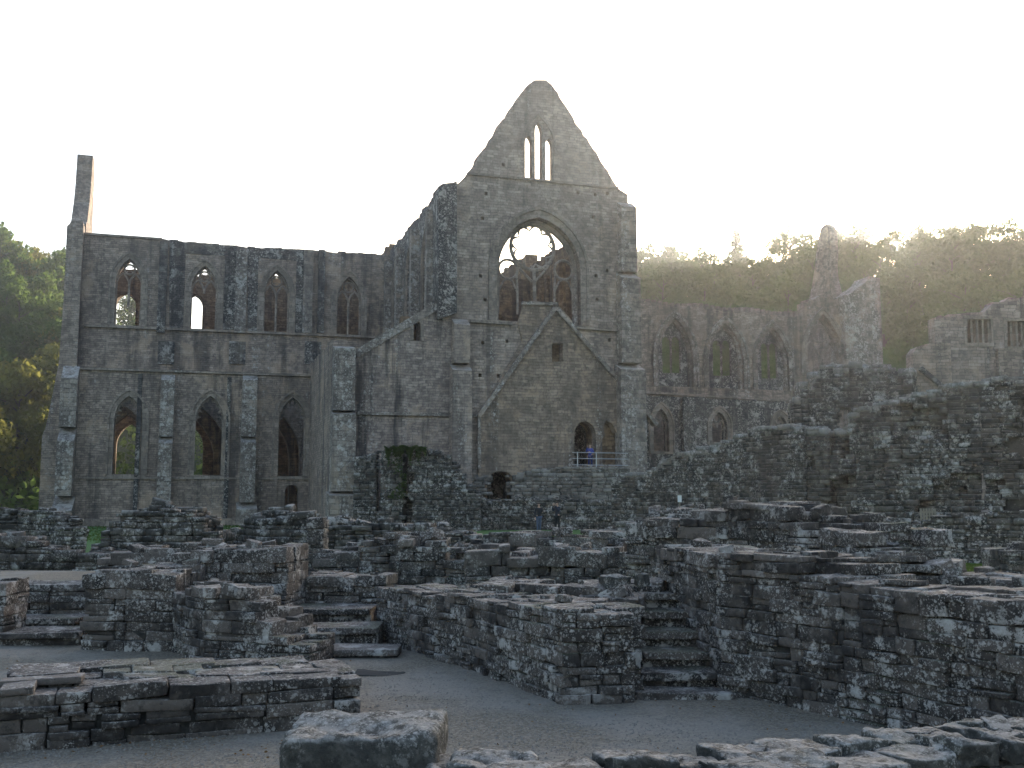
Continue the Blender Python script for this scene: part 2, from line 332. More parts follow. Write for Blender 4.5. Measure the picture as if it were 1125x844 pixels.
SEED = [100]
def ruin(name, label, cat, pts, base, thick=.7, ch=(.09, .17), sl=(.18, .55), rag=.12, n=3, mat='rubble', group=None, side=None, relief=None, cap=True, rough=.07, parent=None, gapz=None, openings=(), loose=2.2, coping=False):
    """ragged rubble wall: pts = [(u, depth, vtop)] (photo column, metres away, photo row of its top) turned into world points"""
    SEED[0] += 1; rs = np.random.RandomState(SEED[0]); st = Stones(SEED[0]); core = MB()
    W = []
    for p in pts:
        a = at(p[0], p[2], p[1]); W.append(Vector((a.x, p[1], a.z)))
    loc = (sum(p.x for p in W)/len(W), sum(p.y for p in W)/len(W), base)
    sd_ = SEED[0]
    courses = []; z = base - .03
    zt = max(p.z for p in W) + rag*2
    while z < zt:
        h = rs.uniform(*ch); courses.append((z, h)); z += h
    s0 = 0
    for i in range(len(W)-1):
        A, B = W[i], W[i+1]; dxy = Vector((B.x-A.x, B.y-A.y, 0)); L = dxy.length; d = dxy/L
        nb = Vector((-d.y, d.x, 0))
        if side is None:
            if nb.dot(Vector(((A.x+B.x)/2, (A.y+B.y)/2, 0))) < 0: nb = -nb
        else: nb = nb*side
        ang = math.atan2(d.y, d.x)
        rows = max(1, round(thick/.38)); rw = thick/rows
        def top(s, r):
            f = min(1, max(0, s/L)); zz = A.z + (B.z-A.z)*f
            q = Vector(((s0+s)*1.1, r*1.3+sd_*7.7, 0)); return zz + rag*1.5*mnoise.noise(q) + rag*.9*mnoise.noise(q*3.1)
        for (z, h) in courses:
            for r in range(rows):
                s = -rs.uniform(0, .04)
                while s < L:
                    l = rs.uniform(*sl)*(1.25 if h > (ch[0]+ch[1])/2 else 1)
                    if s+l > L: l = L-s
                    if L-(s+l) < sl[0]*.7: l = L-s
                    if l < .05: break
                    sm = s+l/2
                    tz = top(sm, r)
                    zc = z+h/2
                    ok = zc < tz
                    edge = r in (0, rows-1) or sm < .45 or sm > L-.45 or zc + 2.6*h > tz
                    for (sa, sb, za, zb) in openings:
                        if s0+sm > sa and s0+sm < sb and zc > za and zc < zb: ok = False
                    if ok and edge:
                        zz0, hh0 = z, h
                        if zc + h > tz:
                            h_ = max(.55*h, min(1.5*h, tz-z)); zc = z + h_/2
                        else: h_ = h
                        off = rs.normal(0, .024 if h < .2 else .018) + rw/2 + r*rw
                        if relief and r == 0: off += relief(s0+sm, zc)
                        istop = z+h/2 + h > tz
                        hw = (rw/2+.02)*(1.05 if istop else 1)
                        hl = l/2 - .006; hh = h_/2 - .004
                        if istop and cap and rs.rand() < .5: hl *= 1.12; off -= .02*rs.rand(); hw *= 1.06
                        P_ = A + d*sm + nb*off
                        if hh > .055 and not istop and rs.rand() < .3:
                            f_ = rs.uniform(.35, .65)
                            for za_, zb_ in ((z, z+h*f_), (z+h*f_, z+h)):
                                Q_ = P_ + nb*rs.normal(0, .014); st.add((Q_.x, Q_.y, (za_+zb_)/2), (hl*rs.uniform(.85, 1), hw, (zb_-za_)/2-.004), ang, .03, n, rough*1.2)
                            s += l; continue
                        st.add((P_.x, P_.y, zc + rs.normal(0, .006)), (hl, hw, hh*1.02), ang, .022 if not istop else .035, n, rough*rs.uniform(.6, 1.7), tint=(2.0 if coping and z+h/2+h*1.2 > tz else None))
                    s += l
            # core
        s = 0; stp = .35
        while s < L:
            e = min(L, s+stp); tz = min(top(s, 0), top(e, 0), top(s, rows-1), top(e, rows-1), top((s+e)/2, rows//2)) - ch[1]*1.3
            if relief: r0 = max(relief(s0+(s+e)/2, zz_) for zz_ in np.linspace(base, max(base+.1, tz), 6)) + .05
            else: r0 = .045
            o_ = [op for op in openings if s0+e > op[0] and s0+s < op[1]]
            spans = [(base, tz)]
            if o_: spans = [(base, min(tz, o_[0][2])), (o_[0][3], tz)]
            for (za, zb) in spans:
                if zb > za + .03:
                    v = []
                    for zz_ in (za, zb):
                        for (ss, oo) in ((s, r0), (e, r0), (e, thick-.06), (s, thick-.06)):
                            P_ = A + d*min(max(ss, .08), L-.08) + nb*oo; v.append((P_.x, P_.y, zz_))
                    core.add(v, [(0,3,2,1),(4,5,6,7),(0,1,5,4),(1,2,6,5),(2,3,7,6),(3,0,4,7)])
            s = e
        for k in range(int(L*thick*loose)):
            sm = rs.uniform(0, L); oo = rs.uniform(.1, thick-.1); r_i = min(rows-1, int(oo/rw)); sz = rs.uniform(.3, 1)**1.5
            P_ = A + d*sm + nb*oo; hx, hy2, hz2 = rs.uniform(.1, .24)*sz+.04, rs.uniform(.08, .18)*sz+.03, rs.uniform(.04, .09)*sz+.025
            st.add((P_.x, P_.y, top(sm, r_i) + rs.uniform(-.04, .05)), (hx, hy2, hz2), rs.uniform(0, 3.14), .16, n, .12)
        s0 += L
    o = st.build(name, M[mat], parent, loc, core)
    if parent is None: tag(o, label, cat, group, 'thing')
    return o

# ================================================================== GROUND AND HILLS
def sheet(name, pts, z, mat, sub=None):
    me = bpy.data.meshes.new(name)
    tri = tessellate_polygon([[Vector((x, y, 0)) for x, y in pts]])
    fs = []
    for t_ in tri:
        a, b, c_ = [pts[i] for i in t_]
        cr = (b[0]-a[0])*(c_[1]-a[1]) - (b[1]-a[1])*(c_[0]-a[0])
        fs.append(tuple(t_) if cr > 0 else (t_[0], t_[2], t_[1]))
    me.from_pydata([(x, y, z) for x, y in pts], [], fs); me.materials.append(mat)
    o = bpy.data.objects.new(name, me); C.objects.link(o); return tag(o, kind='structure')
sheet('gravel_floor', [(-60,-30),(60,-30),(60,24),(-60,24)], 0, M['gravel'])
bound = [(-60,19.75),(-2.4,19.75),(-1.75,18.2),(1.1,13.2),(1.5,13.4),(1.5,15.4),(3.6,15.4),(3.3,13.8),(5.0,11.9),(8.2,8.5),(12,2),(14,-30),(60,-30)]
EDGE = bound
sheet('lawn', bound + [(200,-30),(200,75),(-200,75),(-200,19.75)], .60, M['lawn'])
sheet('upper_path', [(-30,19.6),(-5.5,19.6),(-5.5,23),(-30,24)], .835, M['gravel'])

PROF = [(-2500,330),(-900,290),(-300,285),(0,322),(70,342),(140,358),(185,395),(300,408),(500,408),(620,390),(690,338),(760,322),(860,324),(930,318),(1000,318),(1060,318),(1125,312),(1400,292),(2200,270),(3500,330)]
def crest(u):
    for (a, va), (b, vb) in zip(PROF, PROF[1:]):
        if a <= u <= b: return va + (vb-va)*(u-a)/(b-a)
    return 330
RC = 235.0
def hz(x, y):
    r = math.hypot(x, y)
    if y > .05*r: u = CX + F*x/y
    else: u = -2500 if x < 0 else 3500
    u = max(-2499, min(3499, u))
    el = (550-crest(u))/F*(y/r if y > .3*r else .3)
    H = el*RC
    s = max(0, min(1, (r-118)/(RC-118))); s = s**.85
    s = s*s*(3-2*s)*.6 + s*.4
    z = .57 + H*s + (mnoise.noise(Vector((x*.03, y*.03, 2)))*4*s)
    if r > RC: z += (r-RC)*.02
    return z
if True:
    radii = [52, 75, 95, 112, 120, 130, 140, 150, 160, 172, 184, 196, 208, 220, 232, 245, 265, 300, 400, 700, 1500, 2600]
    na = 220; vs = []; fs = []
    for r in radii:
        for k in range(na+1):
            a = R(-100 + 200*k/na); x, y = r*math.sin(a), r*math.cos(a); vs.append((x, y, hz(x, y)))
    for i in range(len(radii)-1):
        for k in range(na):
            a = i*(na+1)+k; fs.append((a, a+1, a+na+2, a+na+1))
    fs = [f[::-1] for f in fs]
    me = bpy.data.meshes.new('hills'); me.from_pydata(vs, [], fs); me.materials.append(M['hill']); me.polygons.foreach_set('use_smooth', [True]*len(fs))
    o = bpy.data.objects.new('hills', me); C.objects.link(o); tag(o, kind='structure')

# ------------------------------------------------------------------ trees
def leafmesh(name, cents, size, mat, rs, flat=.0):
    n = len(cents); cents = np.array(cents)
    a = rs.normal(size=(n,3)); a /= np.linalg.norm(a, axis=1)[:,None]
    if flat: a[:,2] *= (1-flat)
    b = rs.normal(size=(n,3)); b -= (b*a).sum(1)[:,None]*a/(a*a).sum(1)[:,None]; b /= np.linalg.norm(b, axis=1)[:,None]
    sz = size*rs.uniform(.5, 1.3, n)[:,None]
    V = np.stack([cents-a*sz, cents-b*sz*.6, cents+a*sz, cents+b*sz*.6], 1).reshape(-1,3)
    Fc = np.arange(4*n).reshape(-1,4)
    me = bpy.data.meshes.new(name); me.from_pydata(V.tolist(), [], Fc.tolist()); me.materials.append(mat)
    t_ = np.repeat(rs.rand(n), 4); at_ = me.attributes.new('tint','FLOAT','POINT'); at_.data.foreach_set('value', t_.tolist())
    return me
def broad_tree(seed, h=12, rad=4.4, mat='leaf', dens=2600, loose=0):
    rs = np.random.RandomState(seed); tb = MB()
    lean = rs.normal(0, .5, 2)
    pts = [(lean[0]*f*f, lean[1]*f*f, h*.8*f) for f in np.linspace(0, 1, 6)]
    tb.tube(pts, .26, 7, r2=.05)
    cs = []; nb = 11
    for k in range(nb):
        f = .3 + .68*k/nb; p0 = Vector((lean[0]*f*f, lean[1]*f*f, h*.8*f)); a = k*2.4+rs.rand()
        rr = rad*math.sin(math.pi*min(1, (f-.05)*.95))**.7*rs.uniform(.5, .95)
        p1 = p0 + Vector((math.cos(a)*rr, math.sin(a)*rr, rs.uniform(.8, 2.2)))
        tb.tube([p0, (p0+p1)/2+Vector((0,0,.25)), p1], .09, 5, r2=.02)
        cs.append((p1, rs.uniform(1.1, 1.9)))
        cs.append(((p0+p1)/2+Vector((0,0,.6)), rs.uniform(.9, 1.5)))
    cs.append((Vector((lean[0], lean[1], h*.86)), 1.5)); cs.append((Vector((lean[0]*.8, lean[1], h*.95)), 1.0))
    P_ = []
    for c, r in cs:
        m_ = int(dens/len(cs)*(r/1.4)**2*(.55 if loose else 1))
        d = rs.normal(size=(m_,3)); d /= np.linalg.norm(d, axis=1)[:,None]; d *= (r*rs.uniform(.25, 1.12, m_)**.6)[:,None]; d[:,2] *= .75
        P_.append(d+np.array(c))
    return leafmesh('crown', np.concatenate(P_), .34, M[mat], rs), tb
def conifer(seed, h=15):
    rs = np.random.RandomState(seed); tb = MB(); tb.tube([(0,0,0),(0.1,0,h*.5),(0,.1,h)], .25, 7, r2=.03); P_ = []
    z = h*.22
    while z < h*.97:
        rr = (h-z)*.26+.3
        for k in range(5):
            if rs.rand() < .2: continue
            a = rs.rand()*6.28; l = rr*rs.uniform(.6, 1.15)
            tb.tube([(0,0,z), (math.cos(a)*l, math.sin(a)*l, z+.2-l*.1)], .05, 4, r2=.015)
            for q in range(int(l*60)):
                f = rs.uniform(.15, 1); P_.append((math.cos(a)*l*f+rs.normal(0,.22), math.sin(a)*l*f+rs.normal(0,.22), z+.15-l*f*.1+rs.normal(0,.13)))
        z += rs.uniform(.5, .8)
    return leafmesh('crown', P_, .3, M['needle'], rs, .3), tb
KINDS = {}
for i in range(5): KINDS['broad%d' % i] = broad_tree(20+i, h=11+1.2*i, rad=3.8+.4*i)
for i in range(2): KINDS['autumn%d' % i] = broad_tree(40+i, h=11+i, rad=4.2, mat='leaf2')
for i in range(2): KINDS['loose%d' % i] = broad_tree(50+i, h=13, rad=4.0, dens=2300, loose=1)
KINDS['conifer'] = conifer(60, 16)
MESH = {}
def plant(kind, x, y, sc, label, group=None, cat='tree', name=None, sink=.5):
    cm, tb = KINDS[kind]
    if kind not in MESH:
        me = bpy.data.meshes.new('trunk'); me.from_pydata(tb.v, [], tb.f); me.materials.append(M['bark']); MESH[kind] = me
    r = empty(name or ('conifer_tree' if kind == 'conifer' else 'hillside_tree'), (x, y, hz(x, y)-sink), random.uniform(0, 6.28), label, cat, group)
    r.scale = (sc,)*3
    for nm, me in (('trunk', MESH[kind]), ('crown', cm)):
        o = bpy.data.objects.new(nm, me); C.objects.link(o); o.parent = r
    return r
rt = random.Random(5)
def tlab(kd, r, r0, r1, label):
    f = (r-r0)/(r1-r0); return ('yellowing' if 'autumn' in kd else 'green') + ' ' + label + (', at its foot' if f < .33 else ', halfway up' if f < .66 else ', near its top')
def forest(u0, u1, r0, r1, n, kinds, label, group, scl=(.8, 1.15), mind=4.6):
    pl = []; k = 0; tries = 0
    while k < n and tries < n*60:
        tries += 1
        u = rt.uniform(u0, u1); r = rt.uniform(r0, r1); a = math.atan((u-CX)/F); x, y = r*math.sin(a), r*math.cos(a)
        if any((x-a_)**2+(y-b_)**2 < mind**2 for a_, b_ in pl): continue
        pl.append((x, y)); kd = rt.choice(kinds); plant(kd, x, y, rt.uniform(*scl), tlab(kd, r, r0, r1, label), group); k += 1
forest(668, 1230, 128, 228, 150, ['broad0','broad1','broad2','broad3','broad4'], 'broadleaf tree in the wood on the right hillside', 'trees of the right hillside wood')
forest(-130, 84, 122, 238, 84, ['broad0','broad1','broad2','autumn0','autumn1','broad4'], 'leafy tree in the wood on the left hillside', 'trees of the left hillside wood', (.85, 1.2), 4.4)
forest(88, 165, 150, 240, 12, ['broad0','broad2','broad4'], 'tree on the low hill seen through the church windows', 'trees behind the church', (.8, 1), 6)
# skyline trees, told apart by shape
for u, kind, sc, lb in [(708,'broad1',.8,'rounded tree on the skyline just right of the tall gable'),
    (722,'loose0',.8,'thin tree on the skyline second right of the gable'), (742,'broad3',.85,'broad crowned tree on the skyline above the left nave window'),
    (762,'loose1',.75,'open airy tree on the skyline between two fuller crowns'), (778,'loose0',.72,'small gappy tree left of the skyline conifer'),
    (797,'broad0',.7,'small round tree touching the skyline conifer'), (814,'conifer',.98,'tall pointed conifer standing above the skyline wood'),
    (835,'broad2',.72,'low full tree right of the skyline conifer'), (852,'loose1',.85,'loose tree on the skyline above the nave wall end'),
    (872,'broad4',.95,'large spreading tree on the skyline left of the broken gable finger'), (894,'loose0',1.02,'tall tree with open branches behind the broken gable finger'),
    (925,'broad3',.98,'bushy tree on the skyline just right of the broken gable finger'), (950,'broad1',.85,'tree on the skyline left of the low sun'),
    (1012,'broad0',.75,'tree on the skyline right of the low sun'),(1035,'broad2',.85,'full tree on the rising skyline at right'),
    (1060,'broad4',.95,'big tree on the rising skyline at right'),(1085,'broad3',1.0,'tall round tree at the top of the right skyline'),
    (1112,'broad1',.95,'tree at the right edge of the skyline'),(978,'broad0',.55,'small tree under the low sun on the skyline'),
    (12,'autumn0',1.05,'yellowing tree at the top of the left hill'),(34,'autumn1',.95,'second yellowing tree on the left hill skyline'),
    (55,'broad2',.9,'dark green tree on the left hill skyline beside the church corner')]:
    a = math.atan((u-CX)/F); r = RC-4; plant(kind, r*math.sin(a), r*math.cos(a), sc*(1.22 if 700 < u < 900 else 1.08), lb, name='skyline_tree' if kind != 'conifer' else None, sink=.3)
# undergrowth
rs = np.random.RandomState(3); P_ = []
for u0, u1, n_ in ((660, 1250, 42000), (-140, 660, 30000)):
    for k in range(n_):
        u = rs.uniform(u0, u1); r = rs.uniform(112, 240); a = math.atan((u-CX)/F); x, y = r*math.sin(a), r*math.cos(a)
        hh = 1.2 + 3.2*max(0, mnoise.noise(Vector((x*.22, y*.22, 0)))+.35)
        P_.append((x, y, hz(x, y)+hh*rs.rand()**.5))
me = leafmesh('undergrowth', P_, .5, M['leaf'], rs); o = bpy.data.objects.new('undergrowth', me); C.objects.link(o)
tag(o, 'dense green undergrowth covering the hillsides between the trees', 'undergrowth', kind='stuff')

# ================================================================== THE CHURCH
CH = empty('abbey_church', O, TH, 'roofless ruined stone abbey church with a tall central gable and empty pointed windows', 'church')
QC, QA, QS, QSA = 18.0, 13.5, 28.0, 32.5
def arch(cx, z0, zs, za, w, n=7):
    """pointed arch loop, counter-clockwise starting at the bottom left"""
    H = za-zs; h = w/2; Rr = (H*H+h*h)/w
    a0 = math.asin(min(1, H/Rr)) if Rr >= h else math.pi/2
    if H > Rr: a0 = math.pi/2
    right = []
    for i in range(n+1):
        a = a0*i/n; right.append((cx + h - Rr + Rr*math.cos(a), zs + Rr*math.sin(a)))
    right[-1] = (cx, za)
    left = [(2*cx-x, z) for x, z in right[:-1]][::-1]
    return [(cx-h, z0), (cx+h, z0)] + right + left
def arch_px(uc, vs_, vsp, va, wpx, q):
    p0, z0 = tr(uc-wpx/2, vs_, q); p1, _ = tr(uc+wpx/2, vs_, q); pa, za = tr(uc, va, q); _, zs = tr(uc, vsp, q)
    return dict(cx=(p0+p1)/2, z0=z0, zs=zs, za=za, w=p1-p0)
def aloop(d, g=0, n=7): return arch(d['cx'], d['z0']-(g if g < 0 else 0), d['zs'], d['za']+g*1.25, d['w']+2*g, n)
def band(mb, d, g0, g1, q0, q1, n=8, sill=False):
    """arch moulding ring between offsets g0 < g1"""
    a = aloop(d, g0, n)[1:] + [aloop(d, g0, n)[0]]; b = aloop(d, g1, n)[1:] + [aloop(d, g1, n)[0]]
    a = [(x, (d['z0'] if i in (0, len(a)-1) else z)) for i, (x, z) in enumerate(a)]; b = [(x, (d['z0'] if i in (0, len(b)-1) else z)) for i, (x, z) in enumerate(b)]
    n_ = len(a); vs = []
    for i in range(n_): vs += [(a[i][0], q0, a[i][1]), (b[i][0], q0, b[i][1]), (b[i][0], q1, b[i][1]), (a[i][0], q1, a[i][1])]
    fs = []
    for i in range(n_-1):
        for k in range(4): fs.append((4*i+k, 4*i+(k+1) % 4, 4*i+4+(k+1) % 4, 4*i+4+k))
    fs += [(0,1,2,3)[::-1], tuple(4*(n_-1)+k for k in range(4))]
    mb.add(vs, fs)
def ragtop(P, seed, amp=.14, step=(.3, .7)):
    """stepped, eroded line through the (a,z) points"""
    rs = random.Random(seed); out = [P[0]]
    for (a, b) in zip(P, P[1:]):
        L = abs(b[0]-a[0]) + abs(b[1]-a[1])*.5; s = 0
        if L < .8: out.append(b); continue
        while True:
            s2 = s + rs.uniform(*step)
            if s2 >= L-.2: break
            f, f2 = s/L, s2/L
            if abs(b[1]-a[1]) > .5*abs(b[0]-a[0]):
                s2 = min(s2, s+.35); f2 = s2/L; jx = rs.uniform(-amp, amp)*.5; jz = rs.uniform(-amp, amp)*.5
                out += [(a[0]+(b[0]-a[0])*f2+jx, a[1]+(b[1]-a[1])*f2+jz)]; s = s2; continue
            z = a[1]+(b[1]-a[1])*(f+f2)/2 + rs.uniform(-amp, amp*.5)
            xa = a[0]+(b[0]-a[0])*(f+.001); xb = a[0]+(b[0]-a[0])*f2
            out += [(xa + (xb-xa)*.03, z), (xb, z+rs.uniform(-.04, .04))]; s = s2
        out.append(b)
    return out
def circ(cx, cz, r, q, n=20): return [(cx+r*math.cos(2*math.pi*k/n), q, cz+r*math.sin(2*math.pi*k/n)) for k in range(n)]
def tracery(mb, d, q, r=.09, mull=True, foil=True, broken=0):
    cx, w_, zs, za, z0 = d['cx'], d['w'], d['zs'], d['za'], d['z0']
    H = za-zs
    sub = dict(z0=z0, zs=zs-.12*H, za=zs+.42*H, w=w_/2)
    for s in (-1, 1):
        dd = dict(sub, cx=cx+s*w_/4); L = aloop(dd, 0, 6)[2:]
        mb.tube([(x, q, z) for x, z in L], r, 5)
    rc = w_*.2; cz = zs+.60*H-.02
    mb.tube(circ(cx, cz, rc, q), r*.9, 5, closed=True)
    if foil:
        for k in range(4):
            a = k*math.pi/2+math.pi/4; mb.tube([(cx+rc*math.cos(a), q, cz+rc*math.sin(a)), (cx+rc*.45*math.cos(a), q, cz+rc*.45*math.sin(a))], r*.7, 4, r2=r*.3)
    if mull: mb.tube([(cx, q, z0+(broken*(zs-z0))), (cx, q, zs)], r*1.1, 6)
    mb.tube([(x, q, z) for x, z in aloop(d, -.04, 8)[1:]+[aloop(d, -.04, 8)[0]]], r*.9, 5)
def window(name, d, q, parent=CH, hood=True, tr_=True, mull=True, mat='dress', broken=0, depth=.5):
    w_ = empty(name, (0, 0, 0)); w_.parent = parent
    mb = MB(); band(mb, d, .0, .16, q-.02, q+.35)
    band(mb, d, .16, .32, q-.05, q+.2)
    if hood: band(mb, d, .32, .46, q-.16, q+.05)
    mb.box((d['cx']-d['w']/2-.35, q-.12, d['z0']-.2), (d['cx']+d['w']/2+.35, q+.5, d['z0']-.01))
    mb.build('window_surround', M[mat], w_)
    if tr_:
        mb = MB(); tracery(mb, d, q+depth, mull=mull, broken=broken); mb.build('tracery', M[mat], w_)
    return w_
def hole(d, g=.0): return aloop(d, g)
Bot = -.4

# --- transept front -------------------------------------------------
big = arch_px(592, 352, 296, 239, 92, 0)
# the three lancets in the gable
lan = [arch_px(580.5, 195, 158, 149, 7.5, 0), arch_px(591.5, 197, 146, 134, 7.5, 0), arch_px(603, 198, 160, 152, 7.5, 0)]
door = arch_px(641.5, 513, 478, 463, 24, 0)
door2 = arch_px(549, 549, 532, 518, 30, 0)
def px(*L, q=0): return [tr(u, v, q) for u, v in L]
gl = ragtop(px((513,192),(541,151),(566,112),(579,94),(587,88)), 1, .16)
gr = ragtop(px((600,88),(606,93),(627,125),(652,164),(679,207)), 2, .16)
up_out = [tr(513,192,0)] + gl[1:] + gr
body = up_out + px((690,214),(690,230),(694,300),(700,400),(706,460)) + [(tr(706,460,0)[0], Bot), (tr(500,560,0)[0], Bot)] + px((500,330),(497,260),(497,206),(505,200))
body = body[::-1]
holes_thru = [hole(big)] + [hole(l) for l in lan] + [hole(door), hole(door2)]
rh = random.Random(4); put = []
def clear(p, z, m_=.5):
    for d in [big]+lan+[door]:
        if abs(p-d['cx']) < d['w']/2+m_ and d['z0']-m_ < z < d['za']+m_: return False
    return True
for vrow in (120, 150, 180, 212, 240, 270, 300, 330, 375, 410, 440, 475, 500):
    for uu in (530, 552, 575, 612, 634, 656, 672):
        if rh.random() < .42:
            p, z = tr(uu+rh.uniform(-5,5), vrow+rh.uniform(-3,3), 0)
            gw = 9e9
            # inside the gable triangle?
            if vrow < 200 and abs(uu-593) > (vrow-88)*.62-14: continue
            if clear(p, z): put.append([(p-.11, z-.13), (p+.11, z-.13), (p+.11, z+.1), (p-.11, z+.12)])
sq = px((605,398),(617,398),(617,378),(605,378))
rec = px((688,512),(688,480),(681,474),(676,476),(671,466),(664,462),(661,470),(663,478),(658,486),(659,512))[::-1]
put = [h for h in put if not (tr(650,480,0)[0] < h[0][0] < tr(692,480,0)[0] and tr(650,520,0)[1] < h[0][1] < tr(650,455,0)[1])]
front = MB(); front.poly(body, holes_thru + put + [sq, rec], 0, .5); 
fr = front.build('transept_front_wall', M['gable'], CH)
wide = arch_px(592.5, 200, 158, 128, 36, 0); wide['cx'] += .3
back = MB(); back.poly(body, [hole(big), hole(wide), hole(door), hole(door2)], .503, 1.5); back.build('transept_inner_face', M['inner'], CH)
# mouldings of the big window
mb = MB()
for i, (g0, g1, qa, qb) in enumerate(((0,.22,.55,.9),(.0,.14,.25,.5),(.0,.42,-.04,.2),(.42,.6,-.16,.03))): 
    band(mb, big, g0 if i else -.28, g1 if i else .0, qa, qb, 12)
bw = empty('great_window', (0,0,0)); bw.parent = CH
mb.build('window_surround', M['dress'], bw)
mb = MB(); q = .75
pc, zc = tr(585, 272, q); rr = tr(585, 272-25, q)[1]-zc; rr = abs(rr)
mb.tube(circ(pc, zc, rr*.98, q, 28), .13, 6, closed=True)
for k in range(8):
    a = R(10+45*k)
    for sg_ in (-1, 1):
        mb.tube([(pc+rr*math.cos(a+sg_*.33), q, zc+rr*math.sin(a+sg_*.33)), (pc+rr*.84*math.cos(a+sg_*.12), q, zc+rr*.84*math.sin(a+sg_*.12)), (pc+rr*.72*math.cos(a), q, zc+rr*.72*math.sin(a))], .1, 5, r2=.05)
for uu, vv in ((558,296),(619,297)):
    a_, b_ = tr(uu, vv, q); r1 = rr*.42
    mb.tube(circ(a_, b_, r1, q, 18), .1, 5, closed=True)
    for s in (-1, 1):
        mb.tube([(a_+s*r1*.9, q, b_-.3), (a_+s*r1*1.0, q, b_-r1-.6), (a_+s*r1*1.02, q, tr(uu,345,q)[1])], .085, 5)
    mb.tube([(a_-r1, q, b_-r1-.9), (a_-r1*.5, q, b_-r1-.15), (a_, q, b_-r1+.02), (a_+r1*.5, q, b_-r1-.15), (a_+r1, q, b_-r1-.9)], .07, 5)
a_, b_ = tr(588, 345, q); mb.tube([(a_, q, b_), (pc+.1, q, zc-rr)], .12, 6)
for s in (-1, 1):
    L = [(pc+.05+s*rr*.05, q, zc-rr*1.5), (pc+s*rr*.5, q, zc-rr*1.05), (pc+s*rr*.85, q, zc-rr*.55)]; mb.tube(L, .1, 5)
mb.tube([(x, q, z) for x, z in aloop(big, -.12, 12)[1:]], .12, 5)
mb.build('rose_tracery', M['dress'], bw)
mb = MB()
for l in lan: band(mb, l, 0, .1, -.03, .25, 6)
hd = arch_px(591.5, 165, 160, 128, 34, 0); band(mb, hd, 0, .14, -.12, .02, 6)
lw = empty('lancet_window', (0,0,0)); lw.parent = CH; mb.build('window_surround', M['dress'], lw)
mb = MB(); band(mb, door, .0, .22, -.05, .3); band(mb, door, .22, .5, -.13, .02)
ob = empty('upper_doorway', (0,0,0)); ob.parent = CH; mb.build('door_surround', M['dress'], ob)
# boxes added behind both doorways, shutting out sky light so the openings stay dark
for dd, nm in ((door, 'door_dark_box'), (door2, 'low_door_dark_box')):
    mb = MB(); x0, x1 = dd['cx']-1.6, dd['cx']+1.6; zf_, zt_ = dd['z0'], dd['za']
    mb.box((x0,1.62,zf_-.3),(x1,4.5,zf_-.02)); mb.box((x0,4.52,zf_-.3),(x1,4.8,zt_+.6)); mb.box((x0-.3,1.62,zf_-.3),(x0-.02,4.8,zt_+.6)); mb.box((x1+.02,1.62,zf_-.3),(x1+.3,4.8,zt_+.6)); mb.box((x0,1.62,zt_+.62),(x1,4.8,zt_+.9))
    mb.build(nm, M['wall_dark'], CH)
# strings
def string(mb, a, b, q, h=.16, pr=.2):
    (p0, z0), (p1, z1) = a, b; L = math.hypot(p1-p0, z1-z0); nx, nz = -(z1-z0)/L*h/2, (p1-p0)/L*h/2
    v = []
    for (p, z) in ((p0, z0), (p1, z1)):
        for s, qq in ((-1, q-pr), (1, q-pr), (1, q+.04), (-1, q+.04)): v.append((p+s*nx, qq, z+s*nz))
    mb.add(v, [(0,1,2,3),(7,6,5,4),(0,4,5,1),(1,5,6,2),(2,6,7,3),(3,7,4,0)])
mb = MB(); string(mb, tr(513,191,0), tr(679,207,0), 0, .14, .14); mb.build('string_course', M['dress'], CH) ; mb = MB(); string(mb, tr(516,353,0), tr(562,356,0), 0, .2, .25); mb.build('string_course', M['dress'], CH) ; mb = MB(); string(mb, tr(630,360,0), tr(688,364,0), 0, .2, .25); mb.build('string_course', M['dress'], CH)
# the lower wall with the dormitory gable scar: slab proud of the front
low = px((525,456),(573,375),(568,356),(574,334),(580,331),(610,334),(626,352),(632,366),(687,432))
low = low + [(tr(687,432,0)[0], Bot), (tr(525,500,0)[0], Bot)]
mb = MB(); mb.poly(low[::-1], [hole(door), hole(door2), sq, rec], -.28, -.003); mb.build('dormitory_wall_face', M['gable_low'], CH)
mb = MB(); string(mb, tr(524,458,0), tr(608,339,0), -.29, .26, .28); string(mb, tr(608,339,0), tr(687,431,0), -.29, .26, .28); string(mb, tr(687,431,0), tr(716,468,0), -.29, .24, .6)
string(mb, tr(525,456,0), tr(525,515,0), -.29, .2, .14)
mb.build('roof_scar_moulding', M['pale'], CH)
mb = MB(); string(mb, tr(571,334,0), tr(611,335,0), -.29, .22, .15); mb.build('sill_coping', M['pale'], CH)
# corner buttresses of the transept
def buttress(name, u0, u1, vtop, q, dep, steps, mat='pale', cap=True, slope=.5):
    """steps: list of (v of the set-off, extra depth, extra half width in px)"""
    mb = MB(); z_hi = tr(u0, vtop, q)[1]; d_ = dep; ex = 0
    lv = [(vtop, dep, 0)] + list(steps) + [(None, None, None)]
    for (a, b) in zip(lv, lv[1:]):
        d_, ex = a[1], a[2]
        p0 = tr(u0-ex, 400, q)[0]; p1 = tr(u1+ex, 400, q)[0]
        zt = tr(u0, a[0], q)[1]; zb = Bot if b[0] is None else tr(u0, b[0], q)[1]
        # weathered top: sloping
        v = [(p0,q-d_,zb),(p1,q-d_,zb),(p1,q+.05,zb),(p0,q+.05,zb),(p0,q-d_,zt-slope),(p1,q-d_,zt-slope),(p1,q+.05,zt),(p0,q+.05,zt)]
        mb.add(v, [(0,3,2,1),(4,5,6,7),(0,1,5,4),(1,2,6,5),(2,3,7,6),(3,0,4,7)])
    return mb.build(name, M[mat], CH)
buttress('corner_buttress', 680, 697, 222, 0, .7, [(300,.9,2),(400,1.1,5)], 'pale')
